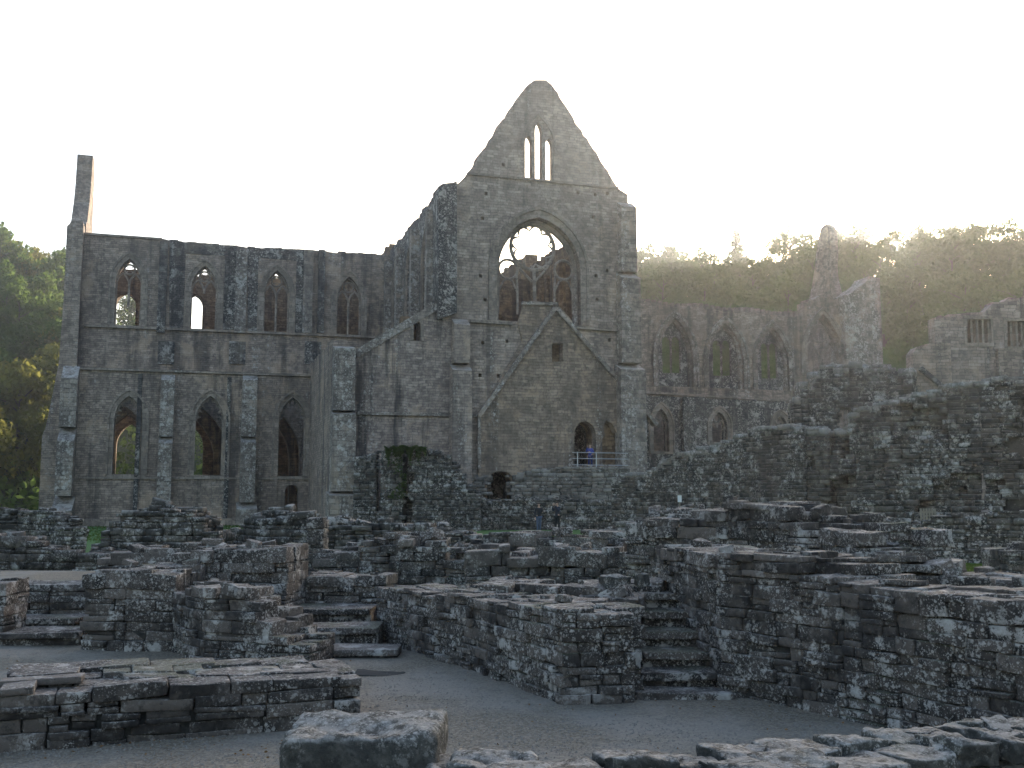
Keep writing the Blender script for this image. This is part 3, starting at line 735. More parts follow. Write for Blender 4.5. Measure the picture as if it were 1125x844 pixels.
buttress('corner_buttress', 496, 513, 350, 0, .8, [(400,.9,2)], 'gable')
mb = MB()
cb = ragtop(px((480,207),(485,204),(496,203),(500,201)), 8, .15, (.3,.5)) + [tr(500,345,0), tr(480,352,0)]
mb.poly(cb[::-1], [], -.5, 1.2); mb.build('transept_corner_turret', M['wall_dark'], CH)

# --- chapel (east aisle of the transept), front wall ------------------
slit = arch_px(458, 374, 358, 352, 8, 0)
ch_out = ragtop(px((390,386),(394,384),(484,331),(500,326)), 9, .08, (.3,.5))
ch_out = ch_out + [(tr(500,400,0)[0], Bot), (tr(390,400,0)[0], Bot)]
mb = MB(); mb.poly(ch_out[::-1], [hole(slit)], .02, 1.4); mb.build('chapel_front_wall', M['streaked'], CH)
mb = MB(); string(mb, tr(391,389,0), tr(486,333,0), .0, .5, .1); mb.build('sloping_coping', M['pale'], CH)
mb = MB(); string(mb, tr(392,454,0), tr(496,456,0), .0, .2, .2); mb.build('string_course', M['pale'], CH) ; mb = MB(); string(mb, tr(513,456,0), tr(524,457,0), 0., .2, .2); mb.build('string_course', M['pale'], CH)
mb = MB(); band(mb, slit, 0, .2, -.06, .3); mb.build('window_surround', M['dress'], CH)
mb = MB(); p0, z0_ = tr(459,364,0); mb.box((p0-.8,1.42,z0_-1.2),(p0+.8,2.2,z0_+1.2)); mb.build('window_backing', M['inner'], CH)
buttress('chapel_buttress', 365, 388, 380, .0, 1.0, [(452,1.25,1),(540,1.6,4)], 'pale', slope=.25)
pE = tr(366,400,0)[0]
def side_wall(name, p0, p1, q0, q1, ztop0, ztop1, mat, holes=(), seed=1, amp=.2, zb=Bot):
    T = ragtop([(q0, ztop0), (q1, ztop1)], seed, amp)
    mb = MB(); mb.poly([(q1, zb), (q0, zb)] [::-1] + T[::-1], list(holes), p0, p1, 'p'); return mb.build(name, M[mat], CH)
zc1 = tr(350,400,QA)[1]
side_wall('chapel_side_wall', pE+.1, pE+1.1, 1.45, QA, zc1, zc1, 'wall', seed=11)
# --- transept long walls ----------------------------------------------
pl = tr(485,300,0)[0]; pr = tr(690,300,0)[0]
ztr = tr(481,206,0)[1]; zend = tr(424,275,QC)[1]
def side_arch(q, z0, zs, za, w_): return dict(cx=q, z0=z0, zs=zs, za=za, w=w_)
wh = [side_arch(qq, zend-7.4, zend-4.2, zend-2.0, 2.0) for qq in (4.0, 9.6, 15.0)]
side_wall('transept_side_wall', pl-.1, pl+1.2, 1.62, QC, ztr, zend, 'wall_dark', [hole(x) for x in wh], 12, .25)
def swin(d, p, parent=CH):
    mb = MB(); mb2 = MB(); tracery(mb2, d, 0, .09); band(mb, d, 0, .18, -.08, .3); band(mb, d, .18, .3, -.16, .1)
    for m_ in (mb, mb2): m_.v = [(p+y, x, z) for x, y, z in m_.v]
    w_ = empty('side_window', (0,0,0)); w_.parent = parent
    mb.build('window_surround', M['dress'], w_); mb2.v = [(x+.4, y, z) for x, y, z in mb2.v]; mb2.build('tracery', M['dress'], w_)
for x in wh: swin(x, pl-.1)
mb = MB()
for qq in (1.6, 6.8, 12.3, 17.0): mb.box((pl-.7, qq-.35, zend-12), (pl-.11, qq+.35, zend-1.2))
mb.build('pilaster', M['pale'], CH)
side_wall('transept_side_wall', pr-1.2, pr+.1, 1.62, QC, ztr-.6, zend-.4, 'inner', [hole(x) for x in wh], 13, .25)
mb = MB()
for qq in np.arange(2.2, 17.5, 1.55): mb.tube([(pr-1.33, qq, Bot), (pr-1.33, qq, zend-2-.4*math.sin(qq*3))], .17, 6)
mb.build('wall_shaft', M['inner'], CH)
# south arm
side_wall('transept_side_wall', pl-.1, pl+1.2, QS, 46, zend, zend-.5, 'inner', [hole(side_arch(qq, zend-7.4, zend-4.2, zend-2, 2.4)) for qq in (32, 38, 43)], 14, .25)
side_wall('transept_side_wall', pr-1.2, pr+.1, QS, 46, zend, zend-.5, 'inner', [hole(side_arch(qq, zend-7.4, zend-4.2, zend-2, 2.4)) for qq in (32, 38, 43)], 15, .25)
cxm = (pl+pr)/2
sg = dict(cx=cxm, z0=8.0, zs=14.5, za=20.5, w=6.6)
mb = MB(); T = ragtop([(pr, zend-.6), (cxm+2.2, zend+2.0), (cxm, zend+2.4), (cxm-2.6, zend+1.0), (pl, zend-.8)], 16, .2)
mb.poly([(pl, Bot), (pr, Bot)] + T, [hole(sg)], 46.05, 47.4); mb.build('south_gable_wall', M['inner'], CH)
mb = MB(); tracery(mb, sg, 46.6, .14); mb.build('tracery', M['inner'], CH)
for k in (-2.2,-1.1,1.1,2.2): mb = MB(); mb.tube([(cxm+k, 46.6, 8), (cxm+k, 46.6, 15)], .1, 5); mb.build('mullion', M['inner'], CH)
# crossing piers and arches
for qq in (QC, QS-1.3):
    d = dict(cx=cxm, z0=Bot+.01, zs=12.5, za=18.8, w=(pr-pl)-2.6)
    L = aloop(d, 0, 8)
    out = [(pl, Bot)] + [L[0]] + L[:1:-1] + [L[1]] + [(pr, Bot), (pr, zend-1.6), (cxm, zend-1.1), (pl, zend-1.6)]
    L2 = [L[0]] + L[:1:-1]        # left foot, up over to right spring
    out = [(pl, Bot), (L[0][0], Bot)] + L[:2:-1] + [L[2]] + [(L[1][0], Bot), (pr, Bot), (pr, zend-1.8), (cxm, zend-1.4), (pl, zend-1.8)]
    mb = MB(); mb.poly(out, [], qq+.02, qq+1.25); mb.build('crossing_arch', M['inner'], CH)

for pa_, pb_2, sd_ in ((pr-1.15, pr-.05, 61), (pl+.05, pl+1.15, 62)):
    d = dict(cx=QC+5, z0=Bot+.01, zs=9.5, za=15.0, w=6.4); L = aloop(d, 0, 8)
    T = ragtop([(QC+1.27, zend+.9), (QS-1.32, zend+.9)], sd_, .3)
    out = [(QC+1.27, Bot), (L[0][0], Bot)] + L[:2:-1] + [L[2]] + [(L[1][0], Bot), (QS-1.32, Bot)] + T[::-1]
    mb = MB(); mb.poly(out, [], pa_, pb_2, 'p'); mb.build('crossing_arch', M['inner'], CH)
# --- choir north clerestory -------------------------------------------
cw = [arch_px(139.5, 357, 310, 284, 29, QC), arch_px(223, 361, 318, 292, 29, QC), arch_px(303, 364, 324, 297, 28, QC), arch_px(383, 367, 330, 304, 27, QC)]
arc = [dict(cx=c_['cx'], z0=Bot+.02, zs=5.2, za=9.0, w=4.3) for c_ in cw]
pEc = tr(93,300,QC)[0]
T = ragtop(px((93,256),(178,262),(186,264),(285,272),(434,280), q=QC), 21, .1)
def with_arcade(T, pA, pB, arcs):
    base = [(pA, Bot)]
    for d in arcs:
        L = aloop(d, 0, 6); base += [(L[0][0], Bot)] + L[:2:-1] + [L[2]] + [(L[1][0], Bot)]
    return base + [(pB, Bot)] + T[::-1]
out = with_arcade(T, T[0][0], T[-1][0], arc)
mb = MB(); mb.poly(out, [hole(c_) for c_ in cw], QC, QC+.7); mb.build('clerestory_wall', M['wall'], CH)
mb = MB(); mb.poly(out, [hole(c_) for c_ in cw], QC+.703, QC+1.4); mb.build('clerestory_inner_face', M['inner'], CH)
for i, c_ in enumerate(cw): window('clerestory_window', c_, QC, broken=(.45, .0, .0, .0)[i], mull=(i > 1 or i == 0))
# darker stained panels between windows are the pilasters
def pil(u0, u1, vt, vb, q, dep, mat):
    mb = MB(); p0, z1 = tr(u0, vt, q); p1, _ = tr(u1, vt, q); _, z0 = tr(u0, vb, q); mb.box((p0, q-dep, z0), (p1, q+.02, z1)); return mb.build('pilaster', M[mat], CH)
for u0, u1, mt in ((176,185,'wall_dark'),(260,272,'pale'),(334,344,'pale'),(350,357,'wall_dark')):
    pil(u0, u1, 266 if u0 < 200 else 275, 366, QC, .35, mt)
mb = MB(); mb.poly(ragtop(px((186,264),(260,270), q=QC), 23, .1)[::-1][::-1] + px((260,362),(240,362), q=QC)+[(cw[1]['cx']+cw[1]['w']/2+.5, cw[1]['z0']-.0)]+[(cw[1]['cx']+cw[1]['w']/2+.5, cw[1]['za']+.9),(cw[1]['cx']-cw[1]['w']/2-.5, cw[1]['za']+.9),(cw[1]['cx']-cw[1]['w']/2-.5, cw[1]['z0'])]+px((186,360), q=QC), [], QC-.06, QC-.003); mb.build('stained_facing', M['wall_dark'], CH)
mb = MB(); mb.poly(ragtop(px((272,271),(334,275), q=QC), 24, .1) + px((334,366), q=QC)+[(cw[2]['cx']+cw[2]['w']/2+.5, cw[2]['z0'])]+[(cw[2]['cx']+cw[2]['w']/2+.5, cw[2]['za']+.9),(cw[2]['cx']-cw[2]['w']/2-.5, cw[2]['za']+.9),(cw[2]['cx']-cw[2]['w']/2-.5, cw[2]['z0'])]+px((272,364), q=QC), [], QC-.06, QC-.003); mb.build('stained_facing', M['wall_dark'], CH)
mb = MB(); string(mb, tr(93,358,QC), tr(420,371,QC), QC, .18, .22); mb.build('string_course', M['dress'], CH) ; mb = MB(); string(mb, tr(93,257,QC), tr(178,263,QC), QC, .16, .15); mb.build('string_course', M['dress'], CH)
for u0 in (174, 252, 335):
    pil(u0, u0+18, 375, 400, QC, .12, 'wall_dark')
# --- choir north aisle wall ---------------------------------------------
aw = [arch_px(138.5, 521, 460, 435, 31, QA), arch_px(228.5, 522, 462, 435, 31, QA), arch_px(320, 523, 463, 437, 30, QA)]
blk = arch_px(320, 563, 540, 533, 15, QA)
T = ragtop(px((88,405),(346,413), q=QA), 25, .05)
out = [(T[0][0], Bot), (T[-1][0], Bot)] + T[::-1]
mb = MB(); mb.poly(out, [hole(a_) for a_ in aw]+[hole(blk)], QA, QA+1.0); mb.build('aisle_wall', M['wall'], CH)
for a_ in aw: window('aisle_window', a_, QA, tr_=False)
for a_ in aw:       # cusped heads
    mb = MB(); mb.tube([(x, QA+.5, z) for x, z in aloop(a_, -.03, 8)[1:]], .1, 5)
    L = aloop(a_, -.05, 8)[2:]
    for k in range(1, len(L)-1, 2):
        cx_, cz_ = a_['cx'], a_['zs']+.3
        dx, dz = cx_-L[k][0], cz_-L[k][1]; n_ = math.hypot(dx, dz); mb.tube([(L[k][0], QA+.5, L[k][1]), (L[k][0]+dx/n_*.28, QA+.5, L[k][1]+dz/n_*.28)], .14, 5, r2=.04)
    mb.build('tracery', M['dress'], CH)
mb = MB(); string(mb, tr(88,405,QA), tr(346,413,QA), QA, .16, .22); mb.build('string_course', M['dress'], CH) ; mb = MB(); string(mb, tr(88,525,QA), tr(346,526,QA), QA, .14, .14); mb.build('string_course', M['dress'], CH)
mb = MB(); mb.box((tr(88,500,QA)[0], QA-.3, Bot), (tr(346,500,QA)[0], QA-.01, .5)); mb.build('plinth', M['dress'], CH)
for u0, u1, mt in ((178,193,'pale'),(267,283,'pale')):
    buttress('aisle_buttress', u0, u1, 411, QA, .7, [(480,1.0,0),(552,1.3,3)], mt, slope=.5)
for uu in (152, 250, 303): 
    mb = MB(); p0, z1 = tr(uu, 411 if uu<200 else 414, QA); mb.box((p0, QA-.12, Bot), (p0+.3, QA+.02, z1)); mb.build('pilaster', M['wall_dark' if uu != 303 else 'wall'], CH)
# aisle/chapel junction wall block
p0 = tr(344,400,QA-.6)[0]; mb = MB(); mb.box((p0, QA-.7, Bot), (pE+.08, QA+.9, tr(350,400,QA)[1])); mb.build('chapel_corner_block', M['wall'], CH)
# --- east end -------------------------------------------------------------
buttress('east_corner_buttress', 70, 88, 402, QA, 1.2, [(470,1.7,0),(545,2.2,2)], 'pale', slope=1.0)
mb = MB()
pe = tr(92,300,QC)[0]
eo = px((93,250),(92,246),(81,246),(75,252),(73,300),(70,350),(66,402), q=QC) + px((52,470),(48,480),(44,560), q=QC)
eo = eo + [(eo[-1][0], Bot), (eo[0][0], Bot)]
mb.poly(eo[::-1], [], QC-.9, QC+.6); mb.build('east_buttress', M['wall'], CH)
east = dict(cx=23.2, z0=2.5, zs=12.5, za=19, w=7.4)
g0 = trp(80,246,pe)[0]
zt = tr(88,168,QC+3)[1]
stub = [(QC+.61, Bot), (QS, Bot), (QS, zend), (QC+5.4, zend+1), (QC+5.0, zt-.6), (QC+4.4, zt), (QC+3.1, zt-.1), (QC+2.8, zt-2.5), (QC+2.3, zt-4.2), (QC+2.2, zend+2.5), (QC+1.2, zend+.8), (QC+.61, zend+.5)]
mb = MB(); mb.poly(stub, [hole(east)], pe-1.2, pe-.05, 'p'); mb.build('east_gable_wall', M['wall'], CH)
mb = MB(); tracery(mb, dict(east), 0, .15); mb.v = [(pe-.6+y, x, z) for x, y, z in mb.v]; mb.build('tracery', M['dress'], CH)
# --- choir south clerestory and aisle --------------------------------------
def trs(u): return tr(u, 340, QS)[0]
sw = [arch_px(138,364,338,324,22,QS), arch_px(213,366,338,326,17,QS)]
sbay = [dict(cx=trs(u_)) for u_ in (146, 214, 296, 372)]
sarc = [dict(cx=c_['cx'], z0=Bot, zs=5.2, za=9.0, w=4.0) for c_ in sbay]
pa, pb = pe, pl
T = ragtop(px((95,300),(150,299),(190,303),(240,305),(330,307),(350,300),(440,296), q=QS), 27, .3); pa, pb = T[0][0], T[-1][0]
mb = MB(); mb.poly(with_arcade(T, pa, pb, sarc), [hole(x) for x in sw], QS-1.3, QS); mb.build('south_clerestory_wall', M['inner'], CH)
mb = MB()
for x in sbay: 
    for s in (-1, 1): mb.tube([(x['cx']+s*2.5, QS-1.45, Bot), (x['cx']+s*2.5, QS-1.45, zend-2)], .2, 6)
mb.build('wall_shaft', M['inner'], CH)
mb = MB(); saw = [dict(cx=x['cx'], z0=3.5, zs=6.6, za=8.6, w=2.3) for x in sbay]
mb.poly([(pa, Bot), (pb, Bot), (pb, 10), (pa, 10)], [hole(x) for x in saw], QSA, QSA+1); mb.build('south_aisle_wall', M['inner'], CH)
# --- nave -------------------------------------------------------------------
nw = [arch_px(742.5, 424, 392, 349, 39, QC), arch_px(798, 426, 396, 355, 39, QC), arch_px(850, 428, 400, 359, 35, QC)]
T = ragtop(px((698,331),(760,337),(875,348),(886,346), q=QC), 31, .12)
out = [(T[0][0], tr(700,440,QC)[1]-.6), (T[-1][0], tr(880,445,QC)[1]-.6)] + T[::-1]
out[0] = (T[0][0], Bot); out[1] = (T[-1][0], Bot)
mb = MB(); mb.poly(out, [hole(x) for x in nw], QC, QC+.6); mb.build('nave_wall', M['wall'], CH)
inn = []
for (uc, v0, v1, w_) in ((737, 410, 370, 17), (792.5, 413, 374, 17), (844.5, 416, 377, 15)):
    inn.append([arch_px(uc-w_*.30, v0, v1+6, v1, w_*.58, QC+.8), arch_px(uc+w_*.31, v0, v1+6, v1, w_*.58, QC+.8)])
mb = MB(); mb.poly(out, [hole(x) for pr_ in inn for x in pr_], QC+.603, QC+.95); mb.build('nave_inner_wall', M['wall_dark'], CH)  # darker stone here puts the shade of the window recesses into the colour
for x in nw:
    w_ = empty('nave_window', (0,0,0)); w_.parent = CH
    mb = MB(); band(mb, x, 0, .3, QC-.08, QC+.3); band(mb, x, .3, .5, QC-.24, QC+.02); band(mb, x, -.25, 0, QC+.3, QC+.6); mb.build('window_surround', M['pale'], w_)
mb = MB(); string(mb, tr(700,431,QC), tr(890,442,QC), QC, .2, .25)
for k in range(30):     # eroded upstanding stones along the parapet
    p0 = T[0][0] + (T[-1][0]-T[0][0])*k/30; zz = tr(700,331,QC)[1]; z_ = T[0][1]+(T[-1][1]-T[0][1])*k/30; mb.box((p0, QC+.1, z_-.3), (p0+.35, QC+.5, z_+.22+.1*math.sin(k*7)))
mb.build('string_course', M['dress'], CH)
# nave aisle wall
naw = [arch_px(727, 496, 468, 449, 17, QA), arch_px(791, 488, 468, 453, 17, QA), arch_px(858, 480, 468, 457, 14, QA)]
T = ragtop(px((704,434),(760,436),(884,443), q=QA), 33, .1)
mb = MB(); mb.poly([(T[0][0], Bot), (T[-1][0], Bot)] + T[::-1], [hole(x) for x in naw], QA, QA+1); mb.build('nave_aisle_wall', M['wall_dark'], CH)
for x in naw: window('aisle_window', x, QA, mull=False)
mb = MB(); p0, z1 = tr(751,437,QA); mb.box((p0-.3, QA-.5, Bot), (p0+.3, QA+.02, z1)); mb.build('pilaster', M['wall_dark'], CH)
# west end: last great arch, stair turret and broken gable
ga = arch_px(906, 412, 396, 345, 42, QC)
T = ragtop(px((884,333),(900,325),(925,327), q=QC), 34, .2)
mb = MB(); mb.poly([(T[0][0], Bot), (tr(930,400,QC)[0], Bot), (tr(930,400,QC)[0], T[-1][1])] + T[::-1], [hole(ga)], QC, QC+1.3); mb.build('west_bay_wall', M['wall'], CH)
mb = MB(); band(mb, ga, 0, .3, QC-.1, QC+.4); band(mb, ga, .3, .5, QC-.22, QC+.02); band(mb, ga, -.2, 0, QC+.4, QC+.8); 
gw_ = empty('west_bay_arch', (0,0,0)); gw_.parent = CH; mb.build('window_surround', M['dress'], gw_)
ga2 = dict(ga); mb = MB(); tracery(mb, ga2, QC+.7, .11); mb.build('tracery', M['dress'], gw_)
mb = MB(); T = ragtop(px((926,326),(934,322),(950,310),(954,304),(965,306), q=QC-.6), 35, .15)
mb.poly([(T[0][0], Bot), (T[-1][0], Bot)] + T[::-1], [], QC-.8, QC+1.6); mb.build('stair_turret', M['pale'], CH)
pw = tr(938,300,QC)[0]
def tq(u, v): return trp(u, v, pw)
gp = [tq(883,345), tq(890,325), tq(895,295), tq(899,262), tq(902,250), tq(907,246), tq(911,250), tq(914,262), tq(914,300), tq(920,330)]
qn = gp[-1][0]; qf = gp[0][0]
gp = ragtop(gp, 36, .15, (.3,.5)) 
mb = MB(); mb.poly(gp + [(qn, Bot), (qf, Bot)], [], pw, pw+.7, 'p'); mb.build('west_gable_fragment', M['wall'], CH)
# ================================================================== things by the church
# retaining base / platform below the upper doorway

def g(u, v, z): return ground(u, v, z)
# ------------------------------------------------------------------ ruins: middle distance
BZ = .58
def slots(*L):
    def f(s, z):
        for a, b, dd in L:
            if a < s < b: return dd
        return 0
    return f
def hollows(seed, amp=.5, sc=.35, thr=.12):
    def f(s, z):
        n_ = mnoise.fractal(Vector((s*sc, z*sc*1.2, seed)), .9, 2, 4)
        return max(0, n_-thr)*amp*2.4
    return f
ruin('masonry_base', 'pale rubble base wall under the upper doorway, pierced by a low dark doorway', 'wall',
     [(504,66.0,530),(520,66,522),(566,66.2,524),(585,66.4,516),(628,66.6,513.5),(692,67,513.5)], BZ, 1.3, (.18,.3), (.3,.8), .06, 2, 'bank', openings=[(1.9,3.35,BZ-.2,3.9)])
ruin('ruined_stub_wall', 'tall broken rubble stub with vertical slots and ivy on top, left of the low doorway', 'wall',
     [(389,62,502),(414,62,498),(424,61.5,492),(470,61,494),(496,61,502),(512,61,526),(528,61,548)], BZ, 1.3, (.16,.3), (.25,.7), .15, 2, 'rubble_far', relief=slots((1.35,1.75,.8),(3.2,3.8,.9)))
ruin('low_wall', 'long dark lichened wall right behind the two standing visitors', 'wall',
     [(516,63,549),(600,63.5,548),(672,64,550)], BZ, .8, (.15,.28), (.25,.7), .08, 2, 'rubble_far')
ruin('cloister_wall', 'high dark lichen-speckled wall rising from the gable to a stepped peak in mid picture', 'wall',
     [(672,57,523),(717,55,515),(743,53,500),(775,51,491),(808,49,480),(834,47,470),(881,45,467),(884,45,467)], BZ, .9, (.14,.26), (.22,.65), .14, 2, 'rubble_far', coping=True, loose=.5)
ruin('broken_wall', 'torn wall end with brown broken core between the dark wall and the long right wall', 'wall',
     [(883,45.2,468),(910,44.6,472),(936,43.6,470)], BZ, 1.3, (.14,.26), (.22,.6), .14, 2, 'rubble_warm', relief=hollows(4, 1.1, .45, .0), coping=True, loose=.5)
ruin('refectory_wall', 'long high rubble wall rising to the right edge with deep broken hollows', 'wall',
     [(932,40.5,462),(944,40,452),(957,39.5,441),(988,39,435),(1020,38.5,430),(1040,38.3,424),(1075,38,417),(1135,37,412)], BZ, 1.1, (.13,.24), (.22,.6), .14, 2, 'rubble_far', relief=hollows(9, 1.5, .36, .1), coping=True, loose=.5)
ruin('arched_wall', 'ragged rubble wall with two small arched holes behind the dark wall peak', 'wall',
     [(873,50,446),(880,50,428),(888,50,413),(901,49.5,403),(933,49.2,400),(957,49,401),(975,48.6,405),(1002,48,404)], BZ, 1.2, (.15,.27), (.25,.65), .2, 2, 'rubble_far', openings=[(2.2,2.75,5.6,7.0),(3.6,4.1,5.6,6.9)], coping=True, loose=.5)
# ruined hall at the right edge
hy = 52.0
def hp(u, v): a = at(u, v, hy); return (a.x, a.z)
H = empty('ruined_hall', (at(1078,400,hy).x, hy, BZ), 0, 'ruined hall wall with two rows of mullioned square windows at the right edge', 'building')
def hbuild(mb, name, mat): mb.build(name, M[mat], H, None); o = bpy.data.objects[-1] if False else None
def hb(mb, name, mat):
    mb.v = [(x-H.location.x, y-H.location.y, z-H.location.z) for x, y, z in mb.v]; return mb.build(name, M[mat], H)
T = ragtop([hp(1027,349),hp(1034,346),hp(1062,344),hp(1082,343),hp(1090,334),hp(1108,327),hp(1150,320)], 41, .12, (.25,.5))
rw = [[hp(1063,377),hp(1088,377),hp(1088,351),hp(1063,351)], [hp(1107,381),hp(1131,381),hp(1131,353),hp(1107,353)]]
mb = MB(); mb.poly([(T[0][0], BZ), (T[-1][0], BZ)] + T[::-1], rw, hy, hy+.9); hb(mb, 'wall', 'streaked')
for r_ in rw:
    mb = MB(); x0, x1, z0, z1 = r_[0][0], r_[1][0], r_[0][1], r_[2][1]
    for k in range(5): xx = x0+(x1-x0)*k/4; mb.box((xx-.055, hy+.1, z0), (xx+.055, hy+.5, z1))
    mb.box((x0-.16, hy-.08, z0-.18), (x1+.16, hy+.2, z0-.005)); mb.box((x0-.16, hy-.08, z1+.005), (x1+.16, hy+.2, z1+.16))
    mb.box((x0-.16, hy-.06, z0), (x0-.06, hy+.2, z1)); mb.box((x1+.06, hy-.06, z0), (x1+.16, hy+.2, z1)); hb(mb, 'window', 'dress')
mb = MB(); zz = hp(1050,392)[1]; mb.box((hp(1096,390)[0]-.12, hy-.35, BZ), (hp(1096,390)[0]+.3, hy-.01, hp(1096,384)[1])); hb(mb, 'buttress', 'wall')
hy = 49.0
Gb = empty('small_gable_wall', (at(1024,400,hy).x, hy, BZ), 0, 'small stone gable end with a sloping coping in front of the ruined hall', 'wall')
T = ragtop([hp(1003,388),hp(1008,381),hp(1018,378),hp(1030,376),hp(1044,377)], 42, .12, (.2,.4))
mb = MB(); mb.poly([(T[0][0], BZ), (T[-1][0], BZ)] + T[::-1], [], hy, hy+.9); mb.v = [(x-Gb.location.x, y-hy, z-BZ) for x, y, z in mb.v]; mb.build('wall', M['wall'], Gb)
mb = MB(); string(mb, hp(1010,405), hp(1037,428), hy, .2, .25); mb.v = [(x-Gb.location.x, y-hy, z-BZ) for x, y, z in mb.v]; mb.build('coping', M['wall_dark'], Gb)

mids = [
 ('low rough pale wall at the far left edge, before the church corner', [(-30,36,558),(20,36,560),(56,35,564),(68,34,584)], .8, .14, (.1,.2)),
 ('tumbled low wall above the upper gravel path at the left edge', [(-30,25,592),(30,25,590),(60,25,606),(108,25,606),(128,25,616)], .9, .12, (.12,.24)),
 ('stepped heap of dark stones with a flat crest standing left of centre on the lawn', [(100,28,606),(112,28,588),(122,28,574),(136,27.5,562),(180,27.5,560),(212,27.5,562),(224,27.5,578),(240,27.5,594)], 1.6, .12, (.1,.2)),
 ('small broken stones beside the grass patch left of centre', [(236,33,590),(252,33,586),(262,33,582)], .6, .1, (.1,.18)),
 ('rough wall rising in steps before the left buttress of the church', [(258,31,584),(270,30,572),(280,29.5,561),(322,29,563),(345,29,566),(350,28,572)], 1.0, .16, (.1,.22)),
 ('upright broken pier among the ruins before the tall gable', [(338,24,570),(356,24,570)], .7, .06, (.14,.26)),
 ('long low wall with pale top stones in front of the ivy-topped stub', [(352,27,578),(420,27,573),(470,26.5,575),(486,26,586),(530,26,590)], .9, .14, (.1,.2)),
 ('pile of layered stones left of the central rubble slope', [(345,22,612),(395,22,598),(440,21.5,590),(490,21.5,596),(516,21,620),(525,21,636)], 1.4, .16, (.1,.2)),
 ('rubble wall below the two standing visitors', [(498,24,596),(540,24,586),(600,23.5,588),(650,23,590),(690,22.5,580)], .9, .14, (.12,.24)),
 ('sloping rubble of large loose stones in the centre', [(512,20,622),(560,20,606),(620,19.8,604),(680,19.5,600),(718,19,596)], 1.3, .2, (.14,.3)),
 ('broken wall top rising toward the long dark wall', [(640,29,590),(678,28,574),(720,27,563),(748,26,560)], 1.0, .14, (.12,.22)),
 ('dark lichened wall in front of the high right wall, behind the grass patch', [(878,33,566),(905,32,572),(960,31,576),(1000,31,573),(1060,30,569),(1135,29,562)], .9, .12, (.1,.2)),
 ('short thick pier of stone at the right edge of the grass patch', [(1104,21,604),(1145,21,598)], 1.0, .08, (.14,.26)),
]
for i, (lb, pts, th_, rg, chh) in enumerate(mids):
    ruin('ruined_wall', lb, 'wall', pts, BZ, th_, chh, (.2,.62), rg, 3 if pts[0][1] < 25 else 2, 'rubble_far' if pts[0][1] > 26 else 'rubble', 'low ruined walls', rough=.08)

# ------------------------------------------------------------------ ruins: foreground
ruin('retaining_wall', 'dark recessed wall under the upper gravel path at the left edge', 'wall', [(-40,19.25,642),(96,19.25,641)], 0, .7, (.12,.22), (.3,.8), .02, 3, loose=.4)
ruin('doorway_pier', 'left-edge stone jamb of the dark recess', 'pier', [(-26,17.4,640),(8,17.4,641)], 0, .8, (.12,.24), (.25,.6), .05, 4)
ruin('square_pier', 'square dark pier of coursed stone between the left recess and the projecting wall', 'pier', [(93,16.9,629),(140,16.7,626),(194,16.7,630)], 0, 1.9, (.12,.22), (.25,.7), .06, 4, loose=.8)
ruin('ruined_wall', 'big weathered blocks behind the square dark pier', 'wall', [(108,20.3,616),(160,20.2,603),(200,20,602),(250,19.8,606)], .5, 1.0, (.15,.3), (.3,.8), .16, 4, group='low ruined walls')
ruin('ruined_wall', 'squared block wall with a straight right-hand corner, left of the recessed steps', 'wall', [(192,18.3,609),(255,18.2,603),(317,18.1,601)], 0, 1.2, (.12,.24), (.25,.6), .06, 4, group='low ruined walls')
ruin('projecting_wall', 'rounded wall projecting toward the viewer and stepping down to the right, beside the square pier', 'wall', [(187,17.0,646),(206,16.0,648),(226,15.5,652),(272,15.3,658),(284,15.2,676),(300,15.1,692),(342,15,712)], 0, 1.0, (.11,.2), (.2,.6), .08, 4)
ruin('ruined_wall', 'recessed dark wall with white lichen above the low steps, left of centre', 'wall', [(312,19.3,630),(425,19.1,634)], 0, .9, (.11,.2), (.25,.7), .07, 4, group='low ruined walls')
ruin('long_low_wall', 'long low flat-topped wall crossing the lower left of the picture', 'wall', [(-80,9.7,757),(0,10.1,755),(396,11.3,744)], 0, 1.5, (.11,.2), (.2,.75), .012, 4, 'rubble', rough=.06, loose=0)
ruin('stub_wall_pier', 'wall running forward to a squared corner pier in the centre foreground', 'wall', [(416,18,645),(520,14.9,656),(619,12.4,672),(697,12.55,671)], 0, 1.1, (.08,.17), (.13,.48), .05, 4, 'rubble', loose=.8)
ruin('ruined_wall', 'ledge of rough top stones behind the centre corner pier', 'wall', [(520,16.6,640),(600,15.7,643),(660,15.2,646),(724,15.0,640)], .4, .8, (.12,.22), (.25,.7), .07, 4, group='low ruined walls')
ruin('stair_side_wall', 'short side wall closing the stairs on their left, behind the corner pier', 'wall', [(697,13.5,660),(706,15.3,650)], 0, .8, (.12,.22), (.25,.6), .04, 4, side=1)
ruin('coursed_wall', 'big coursed wall with white lichen rows coming forward on the right', 'wall', [(722,15.7,600),(790,13.1,606),(880,12.1,612),(925,11.6,632),(985,11.0,648),(1060,10.3,655),(1150,9.5,660)], 0, 1.0, (.075,.17), (.13,.5), .06, 4, 'rubble', loose=.8)
ruin('ruined_wall', 'rough crest of big weathered blocks on top behind the coursed wall', 'wall', [(690,18.2,588),(720,17.4,562),(800,16.6,556),(868,15.6,562),(905,14.8,578),(945,13.9,596)], .4, 1.4, (.08,.2), (.18,.65), .16, 4, group='low ruined walls', rough=.09)
ruin('ruined_wall', 'broken slabs along the top of the coursed wall at the right edge', 'wall', [(925,14,606),(990,13.6,614),(1035,13.3,634),(1150,12.6,642)], .4, 1.3, (.08,.18), (.18,.6), .1, 4, group='low ruined walls', rough=.09)

